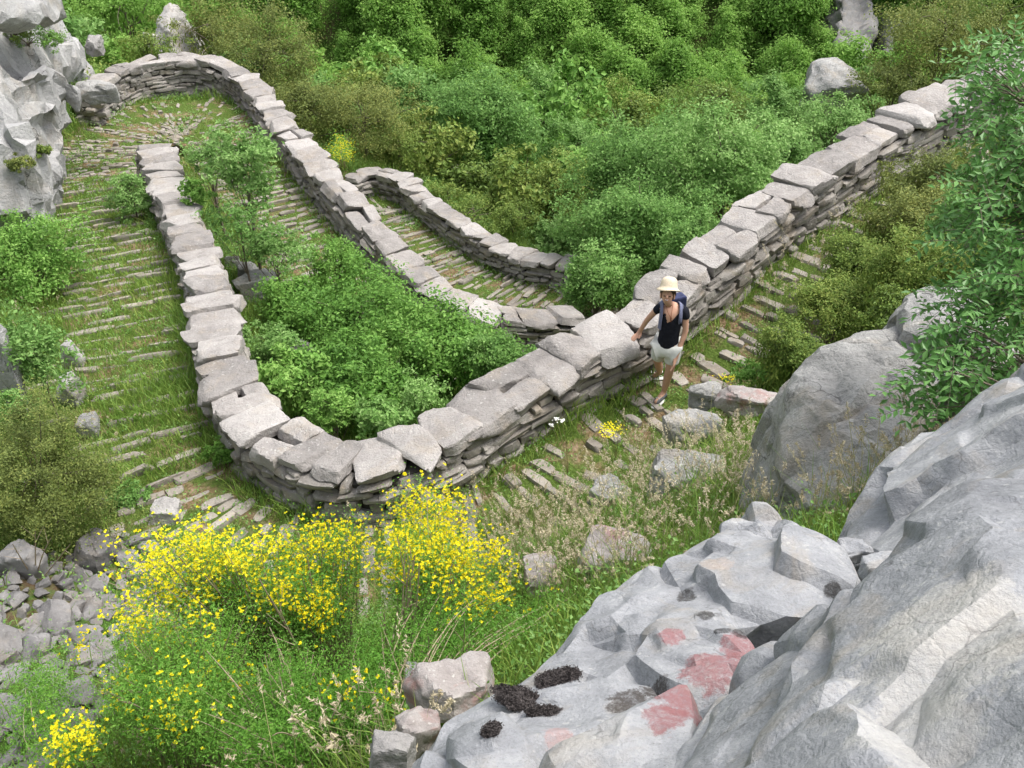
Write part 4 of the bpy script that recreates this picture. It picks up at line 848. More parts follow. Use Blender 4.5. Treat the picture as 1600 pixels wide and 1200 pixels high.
while len(sp) < 210 and tries < 20000:
    tries += 1; y = rng.uniform(21, 50); x = rng.uniform(-0.62, 0.62) * y; s = rng.uniform(0.7, 1.5) * (0.6 + y / 50)
    if y < 30 and -8 < x < 3 and rng.random() < 0.75: continue
    d = path_info([x], [y])[0][0]
    if d < 1.2 + s or (x < -8.5 and y < 28) or min([9] + [math.hypot(x - a[0], y - a[1]) / (s + a[2]) for a in sp]) < 0.55: continue
    z = H1(x, y); 
    if not in_view([(x, y, z + s)], 0.05)[0]: continue
    if abs((x / y) - (1300 - 800) / 1500 / 0.95) < 0.06 and 22 < y < 33: continue
    if abs((x / y) - (265 - 800) / 1500 / 1.0) < 0.05 and 22 < y < 33: continue
    sp.append((x, y, s, z - 0.1, rng.uniform(0.8, 1.3)))
scatter(pr, sp, 'mixed green bush on the slope below the walls', 'shrub', 'bushes covering the slope beyond the walls', rng)
# the wood on the far side of the gorge
pr = []
for i in range(7):
    rr = (1.0, 1.0, 1.6 + 0.25 * (i % 3)); pr.append(proto('tree', TREE, 'forest', 500 + i, rr, 0.105, 120, 210, 2.0, 0.07, lump=0.42, inner=0.6, up=0.7, low=-0.9, cs=(0.16, 0.3)))
sp = []; y = 47.0; row = 0
while y < 80:
    x = -0.62 * y + (row % 2) * 1.6
    while x < 0.62 * y:
        xx, yy = x + rng.normal(0, 0.7), y + rng.normal(0, 0.6); s = rng.uniform(1.3, 2.1); z = H1(xx, yy)
        if in_view([(xx, yy, z + 3)], 0.06)[0] and not (1295 < 800 + 1500 * xx / (yy * cP - (z + 2) * sP) < 1385 and yy < 72 and rng.random() < 0.85): sp.append((xx, yy, s, z - 0.3, rng.uniform(0.85, 1.2)))
        x += 3.15 * rng.uniform(0.8, 1.2)
    y += 2.2; row += 1

scatter(pr, sp, 'bright green broadleaf tree of the wood on the far side of the gorge', 'tree', 'trees of the wood across the gorge', rng, 0.05)

# ------------------------------------------------------------------ yellow-flowering bushes in front
def broom(label, base, blobs, n, seed, flower=0.7, nleaf=70, name='flowering_shrub', leaf=0.02, woody=True, cat='flowering shrub'):
    rng = np.random.default_rng(seed); g = gp(*base); root = empty(name, tuple(g)); tag(root, label, cat)
    st, LV, FV = Acc(), [], []; w = np.array([b[5] if len(b) > 5 else b[2] * b[3] for b in blobs], float); w /= w.sum()
    for i in range(n):
        b = blobs[rng.choice(len(blobs), p=w)]; o = rng.normal(0, 0.42, 2); o = o / max(1, np.linalg.norm(o)); D = (b[4] if b[4] > 0 else np.linalg.norm(g) + b[4]) * (1 + rng.normal(0, 0.04 if b[4] > 0 else 0.01)); tip = at_d(b[0] + o[0] * b[2] / 2, b[1] + o[1] * b[3] / 2, D) - g
        zg = H1(*(tip + g)[:2]) - g[2]; tip[2] = max(tip[2], zg + 0.12)
        b0 = np.array([rng.normal(0, 0.1), rng.normal(0, 0.1), -0.05]); mid = b0 * 0.4 + tip * 0.5 + (0, 0, 0.22 * np.linalg.norm(tip)) * rng.uniform(0.4, 1.2, 3); C = bez(b0, mid, tip, 9)
        if i % 3 == 0 and woody: tube(st, C, 0.009, 0.002, 4)
        elif i % 3 == 1: tube(st, C[3:], 0.004, 0.0015, 3)
        # leafy side shoots
        m = int(nleaf * rng.uniform(0.6, 1.4)); t = rng.uniform(0.35, 1.0, m) ** 0.7; k = t * 8; a = np.floor(k).astype(int).clip(0, 7); P = C[a] + (C[a + 1] - C[a]) * (k - a)[:, None]
        sh = rng.normal(size=(m, 3)) * (0.075 + 0.05 * (1 - t))[:, None]; P = P + sh; LV.append((P, unit(sh) + rng.normal(0, 0.5, (m, 3)) + (0, 0, 0.4)))
        if rng.random() < flower:
            q = int(rng.integers(10, 34)); t = 1 - np.abs(rng.normal(0, 0.12, q)); k = (t * 8).clip(0, 7.99); a = np.floor(k).astype(int); P = C[a] + (C[a + 1] - C[a]) * (k - a)[:, None] + rng.normal(size=(q, 3)) * 0.055 + (0, 0, 0.02); FV.append(P)
    P = np.concatenate([a for a, b in LV]); Nn = np.concatenate([b for a, b in LV]); keep = (P + g)[:, 2] > Hq((P + g)[:, 0], (P + g)[:, 1]); P, Nn = P[keep], Nn[keep]
    s = leaf * rng.uniform(0.7, 1.4, len(P)); V, F = leafquads(P, Nn, s, s * 0.34, rng); mk('foliage', V, F, M['broom'], root); st.build('stem', M['twig'], root)
    if FV:
        P = np.concatenate(FV); acc = Acc(); P = P[vnoise(P * 9, seed)  > -0.35]
        for k in range(4):        # four petals about each centre, each a small cupped leaf
            an = rng.uniform(0, 6.28, len(P)); u_ = unit(np.stack([np.cos(an), np.sin(an), rng.uniform(-0.2, 0.6, len(P))], 1)); s = rng.uniform(0.011, 0.021, len(P)); V, F = leafquads(P + u_ * s[:, None] * 0.42, rng.normal(0, 0.5, P.shape) + (0, -0.5, 0.8), s, s * 0.8, rng, 0.2, u_); acc.add(V, F)
        tag(acc.build('flowers', M['yellow'], root), kind='stuff')
    return root
broom('left big yellow-flowering bush leaning over the scree, thick with blooms on top', (470, 1120), [(300, 850, 290, 90, 6.9), (230, 900, 150, 120, 6.7), (360, 880, 150, 110, 6.8), (200, 960, 60, 60, 6.6)], 180, 601, 0.85, 150)
broom('middle yellow-flowering bush below the wall bend, between the two thickest clumps of bloom', (530, 1080), [(470, 850, 180, 90, 7.0), (540, 830, 110, 70, 7.1), (460, 920, 160, 90, 6.8)], 150, 602, 0.65, 170)
broom('right yellow-flowering bush, its blooms rising in front of the wall foot and the dry stalks', (650, 1070), [(668, 768, 120, 70, 7.1), (690, 840, 190, 110, 6.8), (740, 880, 150, 110, 6.6), (640, 850, 110, 130, 6.8), (780, 930, 70, 50, 6.5, 3000)], 200, 603, 0.85, 120)
broom('feathery green bush with sparse yellow flowers down its left side', (330, 1200), [(210, 1000, 70, 120, 6.4, 3000), (180, 1080, 70, 70, 6.0, 2500), (300, 1000, 220, 170, 6.3, 9000), (270, 1100, 200, 140, 5.9, 9000)], 190, 604, 0.1, 190)
broom('green feathery bush without bloom at the bottom centre', (480, 1230), [(420, 1060, 230, 160, 6.1), (520, 1090, 180, 170, 5.9), (400, 1160, 240, 120, 5.6)], 230, 605, 0.03, 160)
broom('small patch of yellow bloom at the bottom left corner', (130, 1230), [(115, 1150, 80, 60, 6.0), (95, 1180, 50, 50, 5.9)], 15, 606, 0.85, 130)
broom('green weedy bush right of the bare stalks at the bottom', (600, 1200), [(580, 1080, 110, 130, 5.8), (720, 960, 170, 90, 6.6), (860, 980, 150, 90, 6.3), (620, 1000, 150, 110, 6.3)], 170, 607, 0.04, 130, woody=False)
broom('low green weeds over the scree left of the feathery bush', (70, 1120), [(70, 1060, 120, 90, 7.3), (60, 1150, 110, 80, 6.6), (110, 1000, 90, 30, 7.9)], 70, 608, 0.04, 110, woody=False)
broom('small yellow broom behind the middle wall where it bends', (532, 262), [(535, 235, 44, 40, 22.6)], 30, 609, 1.0, 60, leaf=0.05)
broom('small yellow broom left of the white pointed rock', (192, 62), [(190, 48, 56, 24, -0.3)], 26, 610, 1.0, 60, leaf=0.06)

# bare dry stalks in the middle of the foreground
def stalks(label, base, tips, seed, r=0.007):
    rng = np.random.default_rng(seed); g = gp(*base); root = empty('dry_stalk', tuple(g)); tag(root, label, 'dry stalk'); a = Acc()
    for (u, v, D) in tips:
        t = at_d(u, v, D) - g; C = bez((rng.normal(0, 0.03), rng.normal(0, 0.03), -0.05), t * 0.5 + rng.normal(0, 0.04, 3), t, 8); tube(a, C, r, r * 0.45, 5)
        for k in (4, 5, 6):
            e = C[k] + (t / np.linalg.norm(t)) * 0.16 + rng.normal(0, 0.06, 3); tube(a, bez(C[k], (C[k] + e) / 2, e, 4), r * 0.4, r * 0.2, 4)
    a.build('stem', M['twig'], root); return root
stalks('bundle of bare dry stalks standing upright among the right yellow blooms', (612, 1095), [(648, 868, 6.0), (640, 880, 6.05), (655, 880, 5.95), (600, 960, 5.9)], 1, 0.009)
stalks('bare woody stems slanting left up through the left yellow bush', (440, 1060), [(262, 878, 6.3), (280, 870, 6.35), (320, 900, 6.3), (300, 930, 6.3), (350, 880, 6.4)], 2, 0.009)
stalks('bare woody stems slanting through the middle yellow bush', (520, 1110), [(405, 905, 6.2), (420, 930, 6.2), (440, 960, 6.1), (480, 870, 6.4)], 3, 0.008)
stalks('thin dry twigs crossing above the reddish rock', (700, 1080), [(725, 965, 5.4), (670, 1000, 5.4), (560, 1080, 5.2), (740, 1000, 5.5)], 4, 0.005)
stalks('thin brown dead twigs above the dark block by the scree', (60, 900), [(55, 830, 9.8), (110, 850, 9.6), (80, 840, 9.7), (20, 850, 9.7)], 5, 0.008)

# ------------------------------------------------------------------ grass and low herbs (nobody could count them)
def blades(P, h, w, lean, rng):
    n = len(P); an = rng.uniform(0, 6.28, n); s = np.stack([np.cos(an), np.sin(an), an * 0], 1); l = rng.normal(0, 1, (n, 3)) * lean; l[:, 2] = 0; h = h[:, None]; w = np.broadcast_to(w, n)[:, None]
    m = P + l * h * 0.35 + (0, 0, 1) * h * 0.6; t = P + l * h + (0, 0, 1) * h
    V = np.stack([P - s * w / 2, P + s * w / 2, m + s * w * 0.35, m - s * w * 0.35, t], 1).reshape(-1, 3); b = np.arange(n)[:, None] * 5
    return V, np.concatenate([b + [0, 1, 2], b + [0, 2, 3], b + [3, 2, 4]])
rng = np.random.default_rng(9)
# step rows stay mostly bare: grass on the path grows in patches
x = rng.uniform(-12.5, 9.5, 900000); y = rng.uniform(2.6, 29, 900000)
z, d, ix = Hq(x, y, True); P = np.stack([x, y, z], 1); keep = in_view(P, 0.03); x, y, z, d, ix, P = x[keep], y[keep], z[keep], d[keep], ix[keep], P[keep]
n1 = fbm(P * 0.9, 41, 3); n2 = fbm(P * 3.5, 43, 2); leftarm = (ix > np.searchsorted(S, sb_)) & (ix < np.searchsorted(S, s_end1 + 0.5))
hair = (ix >= np.searchsorted(S, s_end1 + 0.5)) & (ix < np.searchsorted(S, s_hp))
low = ix > np.searchsorted(S, s_hp)
den = np.where(d < 0, np.where(leftarm, 0.65 + 0.5 * sstep(-0.15, 0.35, n1 + 0.5 * n2), np.where(hair | low, 0.03 + 0.3 * sstep(0.1, 0.4, n1 + 0.5 * n2), 0.08 + 0.4 * sstep(0.05, 0.4, n1 + 0.6 * n2))), 0.75)
den = np.where((d < 0) & (d > -0.28), np.maximum(den, 0.55), den)         # overgrown edges
den = den * np.clip(9.0 / np.maximum(y, 5), 0.35, 1.3)
scr = np.array([inpoly(a, b, scree_zone) for a, b in zip(x[:0], y[:0])]); 
inside = (x > min(sx)) & (x < max(sx)) & (y > min(sy)) & (y < max(sy)); ii = np.where(inside)[0]; sc_in = np.zeros(len(x), bool)
for q in ii: sc_in[q] = inpoly(x[q], y[q], scree_zone)
den = np.where(sc_in, 0.03, den); k = rng.random(len(x)) < den * 1.0; Pg, dg_ = P[k], d[k]
h = rng.uniform(0.05, 0.15, len(Pg)) * np.where(dg_ < -0.25, np.where(leftarm[k], 1.15, 0.7), 1.6) * (1 + 0.8 * sstep(0, 0.5, n1[k])); V, F = blades(Pg - (0, 0, 0.01), h, 0.008 + Pg[:, 1] * 0.0005, 0.45, rng)
tag(mk('grass', V, F, M['grass']), 'short green grass over the path edges and the slopes around the walls', 'grass', kind='stuff'); print('BLADES', len(Pg))
k = rng.random(len(x)) < np.where(d < 0.1, 0.02, 0.09) * np.where(sc_in, 0.3, 1) * sstep(-0.2, 0.3, n2) * 1.3; Pq = P[k]; m = 14; i = np.repeat(np.arange(len(Pq)), m); sz = rng.uniform(0.05, 0.16, len(Pq))[i]
C = Pq[i] + rng.normal(size=(len(i), 3)) * sz[:, None] * (0.8, 0.8, 0.45) + (0, 0, 1) * sz[:, None] * 0.7; C[:, 2] = np.maximum(C[:, 2], Pq[i][:, 2] + 0.01); s = rng.uniform(0.02, 0.045, len(C)) * (0.8 + C[:, 1] * 0.02)
V, F = leafquads(C, rng.normal(size=C.shape) * 0.6 + (0, 0, 0.9), s, s * 0.6, rng); tag(mk('ground_cover', V, F, M['fresh']), 'low leafy herbs growing between the grass on banks and path edges', 'ground cover', kind='stuff'); print('HERBS', len(C))
# coarse cover on the middle slope
x = rng.uniform(-24, 26, 70000); y = 21 + 32 * rng.random(70000) ** 0.8; z, d, ix = Hq(x, y, True); P = np.stack([x, y, z], 1); k = in_view(P, 0.03) & (d > 0.6); P = P[k]
h = rng.uniform(0.1, 0.4, len(P)) * (0.4 + P[:, 1] / 40); i = np.repeat(np.arange(len(P)), 4); C = P[i] + rng.normal(size=(len(i), 3)) * h[i][:, None] * (0.8, 0.8, 0.35) + (0, 0, 1) * h[i][:, None] * 0.5
s = rng.uniform(0.05, 0.13, len(C)) * (0.4 + C[:, 1] / 30); V, F = leafquads(C, rng.normal(size=C.shape) * 0.6 + (0, 0, 0.8), s, s * 0.45, rng); tag(mk('scrub_cover', V, F, M['oliveg']), 'low yellowish scrub and grass covering the slope below the lowest wall', 'ground cover', kind='stuff')

x = rng.uniform(-50, 50, 60000); y = rng.uniform(46, 82, 60000); z = Hq(x, y); P = np.stack([x, y, z], 1); P = P[in_view(P, 0.04)]; i = np.repeat(np.arange(len(P)), 4)
C = P[i] + rng.normal(size=(len(i), 3)) * (0.5, 0.5, 0.3) + (0, 0, 0.5); s = rng.uniform(0.12, 0.28, len(C)); V, F = leafquads(C, rng.normal(size=C.shape) * 0.6 + (0, -0.2, 0.8), s, s * 0.5, rng); tag(mk('undergrowth', V, F, M['forest']), 'leafy undergrowth between the trees of the wood across the gorge', 'undergrowth', kind='stuff')
# tall seeding grasses
def tall(P, h, rng, name, label, seedp=0.8, lean=0.25, w=0.004, sl=0.02):
    n = len(P); st = []; V, F = blades(P, h * rng.uniform(0.35, 0.8, n), w * 1.6, 0.55, rng); a = Acc(); a.add(V, F); root = empty(name, tuple(P.mean(0))); tag(root, label, 'grass', kind='stuff'); o_ = np.array(root.location)
    sel = rng.random(n) < seedp; Q, hh = P[sel], h[sel]; l = rng.normal(0, 1, (len(Q), 3)) * lean; l[:, 2] = 0; tip = Q + l * hh[:, None] + (0, 0, 1) * hh[:, None]; mid = Q + l * hh[:, None] * 0.3 + (0, 0, 1) * hh[:, None] * 0.6
    V2, F2 = [], []
    an = rng.uniform(0, 6.28, len(Q)); s = np.stack([np.cos(an), np.sin(an), an * 0], 1) * w / 2
    VV = np.stack([Q - s, Q + s, mid + s * 0.8, mid - s * 0.8, tip + s * 0.5, tip - s * 0.5], 1).reshape(-1, 3); b = np.arange(len(Q))[:, None] * 6; FF = np.concatenate([b + [0, 1, 2, 3], b + [3, 2, 4, 5]])
    mk('blades', a.V[0] - o_, a.F[3][0], M['grass'], root); mk('stalks', VV - o_, FF, M['drygrass'], root)
    m = 22; i = np.repeat(np.arange(len(Q)), m); t = rng.uniform(-0.02, 0.26, len(i)); ax = tip - mid; C = tip[i] - ax[i] * t[:, None] + rng.normal(size=(len(i), 3)) * (0.006 + 0.05 * t[:, None]) * hh[i][:, None]; q = rng.uniform(0.6, 1.4, len(C)) * sl
    V, F = leafquads(C, rng.normal(size=C.shape), q, q * 0.32, rng, axis=ax[i] + rng.normal(size=C.shape) * 0.3); mk('seed_heads', V - o_, F, M['seed'], root); return root
def zone(poly, n, rng, jit=0.0):
    W_ = [gp(*q)[:2] for q in poly]; xs = [q[0] for q in W_]; ys = [q[1] for q in W_]; out = []
    while len(out) < n:
        a, b = rng.uniform(min(xs), max(xs)), rng.uniform(min(ys), max(ys))
        if inpoly(a, b, W_) and vnoise(np.array([[a * 2.2, b * 2.2, 0]]), 3)[0] > -0.35: out.append((a, b))
    o = np.array(out); return np.stack([o[:, 0], o[:, 1], Hq(o[:, 0], o[:, 1])], 1)
Z = zone([(740, 860), (800, 800), (960, 780), (1010, 700), (1190, 690), (1210, 840), (1080, 900), (930, 960), (800, 960)], 4200, rng)
tall(Z, rng.uniform(0.25, 0.7, len(Z)), rng, 'seeding_grass', 'tall seeding grass between the wall bend and the foreground boulders', 0.4)
Z = zone([(1230, 860), (1270, 780), (1380, 660), (1500, 590), (1500, 700), (1330, 860)], 900, rng)
tall(Z, rng.uniform(0.3, 0.6, len(Z)), rng, 'seeding_grass', 'dry seeding grass growing between the rounded boulder and the grey dome', 0.6)
Z = zone([(1180, 560), (1180, 500), (1320, 420), (1480, 400), (1440, 470), (1260, 560)], 260, rng)
tall(Z, rng.uniform(0.55, 0.95, len(Z)), rng, 'seeding_grass', 'sparse feathery grass heads over the olive shrubs right of the hiker', 0.5, 0.35, sl=0.026)
Z = zone([(200, 1180), (700, 1140), (660, 1240), (180, 1260)], 260, rng)
tall(Z, rng.uniform(0.35, 0.75, len(Z)), rng, 'seeding_grass', 'pale seeding grass stems at the bottom edge in front of the feathery bush', 0.45, 0.25, sl=0.024)
Z = zone([(560, 860), (760, 800), (820, 900), (700, 1010), (560, 980)], 220, rng)
tall(Z, rng.uniform(0.4, 0.8, len(Z)), rng, 'seeding_grass', 'loose grass stems rising through the right yellow bush', 0.5)
Z = zone([(20, 480), (160, 440), (230, 700), (150, 760), (60, 700)], 900, rng)
tall(Z, rng.uniform(0.2, 0.5, len(Z)), rng, 'seeding_grass', 'long soft grass on the left bank beside the stones', 0.12)
Z = zone([(270, 200), (360, 190), (430, 300), (400, 420), (330, 380)], 1500, rng)
tall(Z, rng.uniform(0.15, 0.4, len(Z)), rng, 'seeding_grass', 'long green grass around the sapling inside the U', 0.05)

# two kinds of flower heads on stems
def umbel(label, base, heads, mat, seed, r=0.03, name='umbel_flower'):
    rng = np.random.default_rng(seed); g = gp(*base); root = empty(name, tuple(g)); tag(root, label, 'flower'); a = Acc(); f = Acc()
    for (u, v, D) in heads:
        t = at_d(u, v, D) - g; t[2] = max(t[2], 0.12); tube(a, bez((0, 0, -0.02), t * 0.5 + (0.02, 0, 0.03), t, 5), 0.004, 0.002, 4); n = 34; q = rng.normal(size=(n, 3)) * (r, r, r * 0.3) + t
        V, F = leafquads(q, rng.normal(size=q.shape) * 0.4 + (0, 0, 1), 0.018, 0.015, rng); f.add(V, F)
        for k in range(6): tube(a, np.stack([t - (0, 0, 0.05), t + rng.normal(size=3) * (r * 0.7, r * 0.7, 0)]), 0.0015, 0.001, 3)
    a.build('stem', M['drygrass'], root); tag(f.build('flower_head', M[mat], root), kind='stuff')
umbel('white umbel flower on a tall stem in front of the wall left of the hiker', (888, 742), [(869, 654, 9.5), (862, 664, 9.5), (878, 657, 9.5)], 'white', 1, 0.013)
umbel('flat yellow-green flower cluster beside the path in front of the wall', (962, 716), [(945, 668, 9.3), (955, 664, 9.3), (965, 670, 9.3), (957, 676, 9.2), (948, 676, 9.2)], 'yellow', 2, 0.035)
umbel('small yellow flower cluster right of the hiker by the long pinkish stone', (1138, 614), [(1130, 589, 10.0), (1140, 592, 10.0)], 'yellow', 3, 0.035)

# the near tree on the right, feathered leaves
def neartree():
    rng = np.random.default_rng(88); g = gp(1640, 840); g = np.array([g[0], g[1], g[2]]); root = empty('tree', tuple(g)); tag(root, 'near tree with large feathered dark green leaves along the right edge', 'tree')
    blobs = [(1570, 130, 150, 160, 5.6), (1600, 230, 190, 150, 5.5), (1545, 330, 130, 170, 5.4), (1590, 420, 170, 170, 5.3), (1530, 480, 160, 150, 5.2), (1490, 560, 150, 120, 5.1), (1570, 580, 180, 130, 5.0), (1440, 610, 80, 80, 5.0), (1660, 300, 160, 300, 5.5), (1660, 500, 150, 200, 5.2), (1600, 70, 90, 60, 5.7)]
    w = np.array([b[2] * b[3] for b in blobs], float); w /= w.sum(); tw = Acc(); L_ = Acc(); hub = at_d(1640, 560, 5.3) - g; tube(tw, bez((0, 0, -0.2), (0.1, 0, 0.6), hub, 7), 0.045, 0.03, 7)
    top = at_d(1630, 200, 5.6) - g; main = bez(hub, (hub + top) / 2 + (0.1, 0, 0), top, 9); tube(tw, main, 0.03, 0.01, 6); nodes_ = np.vstack([main, [hub * 0.6, hub * 0.8]])
    for _ in range(950):
        b = blobs[rng.choice(len(blobs), p=w)]; o = rng.normal(0, 0.42, 2); o /= max(1, np.linalg.norm(o) / 1.1); p = at_d(b[0] + o[0] * b[2] / 2, b[1] + o[1] * b[3] / 2, b[4] + rng.normal(0, 0.22)) - g
        if _ % 7 == 0: a = nodes_[np.argmin(np.linalg.norm(nodes_ - p, axis=1))]; tube(tw, bez(a, (a + p) / 2 + (0, 0, 0.08), p, 5), 0.008, 0.002, 4)
        d = unit(np.array([-0.5, -0.2, -0.15]) + rng.normal(0, 0.6, 3)); ln = rng.uniform(0.12, 0.2); R_ = np.stack([p + d * ln * t + np.array([0, 0, -0.04]) * t * t for t in np.linspace(0, 1, 6)]); tube(tw, R_, 0.0018, 0.001, 3)
        n = unit(rng.normal(0, 0.35, 3) + (0, 0, 1)); n = unit(n - d * (n @ d)); s = np.cross(n, d); C, A = [], []
        for k in range(1, 5):
            for sg in (-1, 1): ax = unit(s * sg + d * 0.55); C.append(R_[k] + ax * 0.022); A.append(ax)
        C.append(R_[5] + d * 0.022); A.append(d); C, A = np.array(C), np.array(A); q = rng.uniform(0.042, 0.06, len(C)); V, F = leafquads(C, n + rng.normal(0, 0.25, C.shape), q, q * 0.42, rng, 0.15, A); L_.add(V, F)
    L_.build('crown', M['neartree'], root); tw.build('trunk', M['bark'], root, smooth=True)
neartree()
# ------------------------------------------------------------------ the hiker
def J(u, v, y): d = ray(u, v); return d * (y / d[1])
def skin(name, nodes, edges, mat, parent, o, sub=2, group_root=0):
    """nodes: {key: (pos, rx, ry)}; a continuous tapering body grown along the edges"""
    keys = list(nodes); ix = {k: i for i, k in enumerate(keys)}; me = bpy.data.meshes.new('tmp'); me.from_pydata([tuple(np.array(nodes[k][0]) - o) for k in keys], [(ix[a], ix[b]) for a, b in edges], [])
    ob = bpy.data.objects.new('tmp', me); COL.objects.link(ob); ob.modifiers.new('s', 'SKIN')
    if not me.skin_vertices: me.attributes
    for k, sv in zip(keys, me.skin_vertices[0].data): r = nodes[k]; sv.radius = (r[1], r[2] if len(r) > 2 else r[1]); sv.use_root = (k == keys[group_root])
    ob.modifiers['s'].use_smooth_shade = True; ss = ob.modifiers.new('u', 'SUBSURF'); ss.levels = sub; ss.render_levels = sub
    dg = bpy.context.evaluated_depsgraph_get(); m2 = bpy.data.meshes.new_from_object(ob.evaluated_get(dg)); bpy.data.objects.remove(ob); bpy.data.meshes.remove(me)
    m2.name = name; m2.materials.clear(); m2.materials.append(mat); m2.polygons.foreach_set('use_smooth', np.ones(len(m2.polygons), bool)); r = bpy.data.objects.new(name, m2); COL.objects.link(r); r.parent = parent; return r
def hiker():
    sk = plain('skin', (0.58, 0.335, 0.235), 0.6, 0.06, 20); shirt = plain('black_cotton', (0.016, 0.017, 0.024), 0.9, 0.3, 30, 0.4, 0.1); shorts = plain('white_cotton', (0.68, 0.68, 0.64), 0.9, 0.06, 20, 0.5, 0.1, 40)
    straw = plain('cream_hat', (0.66, 0.56, 0.42), 0.9, 0.12, 60, 0.4, 0.1, 200); navy = plain('blue_backpack', (0.04, 0.048, 0.11), 0.8, 0.25, 25, 0.5); strapm = plain('grey_blue_strap', (0.16, 0.17, 0.26), 0.8, 0.15, 25, 0.3); hairm = plain('brown_hair', (0.1, 0.06, 0.035), 0.8, 0.4, 60, 0.5)
    shoe = plain('grey_shoe', (0.11, 0.12, 0.13), 0.7, 0.4, 60, 0.4); white = plain('white_sock', (0.75, 0.75, 0.73), 0.9, 0.04); lip = plain('lips', (0.42, 0.13, 0.11), 0.5, 0.05); eye = plain('eyes', (0.03, 0.02, 0.015), 0.3, 0.05); cord = plain('brown_cord', (0.25, 0.09, 0.04), 0.6, 0.1)
    fy = 9.02; foot = J(1037, 609, fy); zf = H1(foot[0], foot[1]) + 0.045; o = np.array([foot[0], foot[1], zf - 0.045])
    k = lambda u, v, y, dx=0, dy=0, dz=0: J(u, v, y) + (dx, dy, dz)
    pel = k(1043, 538, 8.93); wai = k(1046, 519, 8.92); che = k(1049, 498, 8.93); uch = k(1050, 484, 8.96); nek = k(1047, 476, 8.95); hd = k(1043, 463, 8.93)
    F = unit(-ray(1043, 462) + np.array([-0.05, 0, -0.06])); Rr = unit(np.cross(F, (0, 0, 1.))) * -1; U = unit(np.cross(Rr, F)); U = U if U[2] > 0 else -U
    sR = k(1029, 481, 8.98); sL = k(1071, 484, 8.92); hR_ = at_z(999, 521, -5.93); 
    hipR = pel + (-0.075, 0.03, -0.03); hipL = pel + (0.075, -0.01, -0.04)
    kneL = k(1047, 576, 8.9); ankL = np.array([foot[0] + 0.01, foot[1] + 0.02, zf + 0.045]); toeL = ankL + (-0.12, -0.155, -0.055); heel = ankL + (0.03, 0.035, -0.05)
    kneR = hipR + (0.02, 0.16, -0.33); ankR = kneR + (0.08, 0.2, -0.3); toeR = ankR + (-0.07, 0.06, -0.1)
    eR = (sR + hR_) / 2 + (-0.02, 0.02, 0.0) + np.array([0.0, -0.03, 0.02]); wR = hR_ + (eR - hR_) * 0.14 + (0, 0, 0.02)
    hL_ = k(1055, 560, 8.80); eL = k(1071, 519, 8.88); wL = hL_ + unit(eL - hL_) * 0.05
    root = empty('person', tuple(o)); tag(root, 'person in cream sun hat, black top and white shorts resting a hand on the wall', 'person')
    n = {'pel': (pel, .095, .075), 'wai': (wai, .085, .068), 'che': (che, .115, .085), 'uch': (uch, .10, .07), 'nek': (nek, .042, .042), 'jaw': (hd - U * 0.045 + F * 0.015, .05, .052), 'hd': (hd + U * 0.02, .072, .08), 'top': (hd + U * 0.085 - F * 0.01, .05, .055),
         'sR': (sR, .043), 'eR': (eR, .033), 'wR': (wR, .022, .026), 'pR': (hR_, .02, .034), 'sL': (sL, .043), 'eL': (eL, .034), 'wL': (wL, .023, .027), 'pL': (hL_ - (0, 0, .03), .02, .034),
         'hipR': (hipR, .088), 'tR': ((hipR + kneR) / 2, .072), 'kR': (kneR, .052), 'cR': (kneR * .6 + ankR * .4, .05), 'aR': (ankR, .032), 'toR': (toeR, .028),
         'hipL': (hipL, .088), 'tL': ((hipL + kneL) / 2, .074), 'kL': (kneL, .053), 'cL': (kneL * .65 + ankL * .35 + (0, .01, 0), .054), 'aL': (ankL, .033), 'toL': (toeL, .028)}
    e = [('pel', 'wai'), ('wai', 'che'), ('che', 'uch'), ('uch', 'nek'), ('nek', 'jaw'), ('jaw', 'hd'), ('hd', 'top'), ('uch', 'sR'), ('sR', 'eR'), ('eR', 'wR'), ('wR', 'pR'), ('uch', 'sL'), ('sL', 'eL'), ('eL', 'wL'), ('wL', 'pL'),
         ('pel', 'hipR'), ('hipR', 'tR'), ('tR', 'kR'), ('kR', 'cR'), ('cR', 'aR'), ('aR', 'toR'), ('pel', 'hipL'), ('hipL', 'tL'), ('tL', 'kL'), ('kL', 'cL'), ('cL', 'aL'), ('aL', 'toL')]
    for s, palm, fd, side, bend in (('R', hR_, unit(np.array([-0.62, -0.42, -0.25])), unit(np.array([-0.45, 0.75, 0.1])), (0, 0, -0.012)), ('L', hL_ - (0, 0, .03), unit(np.array([-0.12, -0.05, -1.0])), unit(np.array([0.25, 0.95, 0])), (-0.02, -0.015, 0))):
        for q, (of, ln) in enumerate(((-.027, .064), (-.009, .074), (.009, .07), (.026, .055))):
            a = palm + fd * .045 + side * of; m = a + fd * ln * .5 + np.array(bend) * 0.4; t = a + fd * ln + np.array(bend) * 1.5
            n[s + 'f%da' % q] = (a, .0095); n[s + 'f%db' % q] = (m, .0088); n[s + 'f%dc' % q] = (t, .0075); e += [('p' + s, s + 'f%da' % q), (s + 'f%da' % q, s + 'f%db' % q), (s + 'f%db' % q, s + 'f%dc' % q)]
        a = palm - side * .032 + fd * .01; t = a - side * .02 + fd * .045; n[s + 'ta'] = (a, .012); n[s + 'tb'] = (t, .009); e += [('p' + s, s + 'ta'), (s + 'ta', s + 'tb')]
    skin('body', n, e, sk, root, o)
    # shirt with short sleeves, open at the neck
    sl = lambda a, b, t: a + (b - a) * t
    ft = F * np.array([1, 1, 0.3])
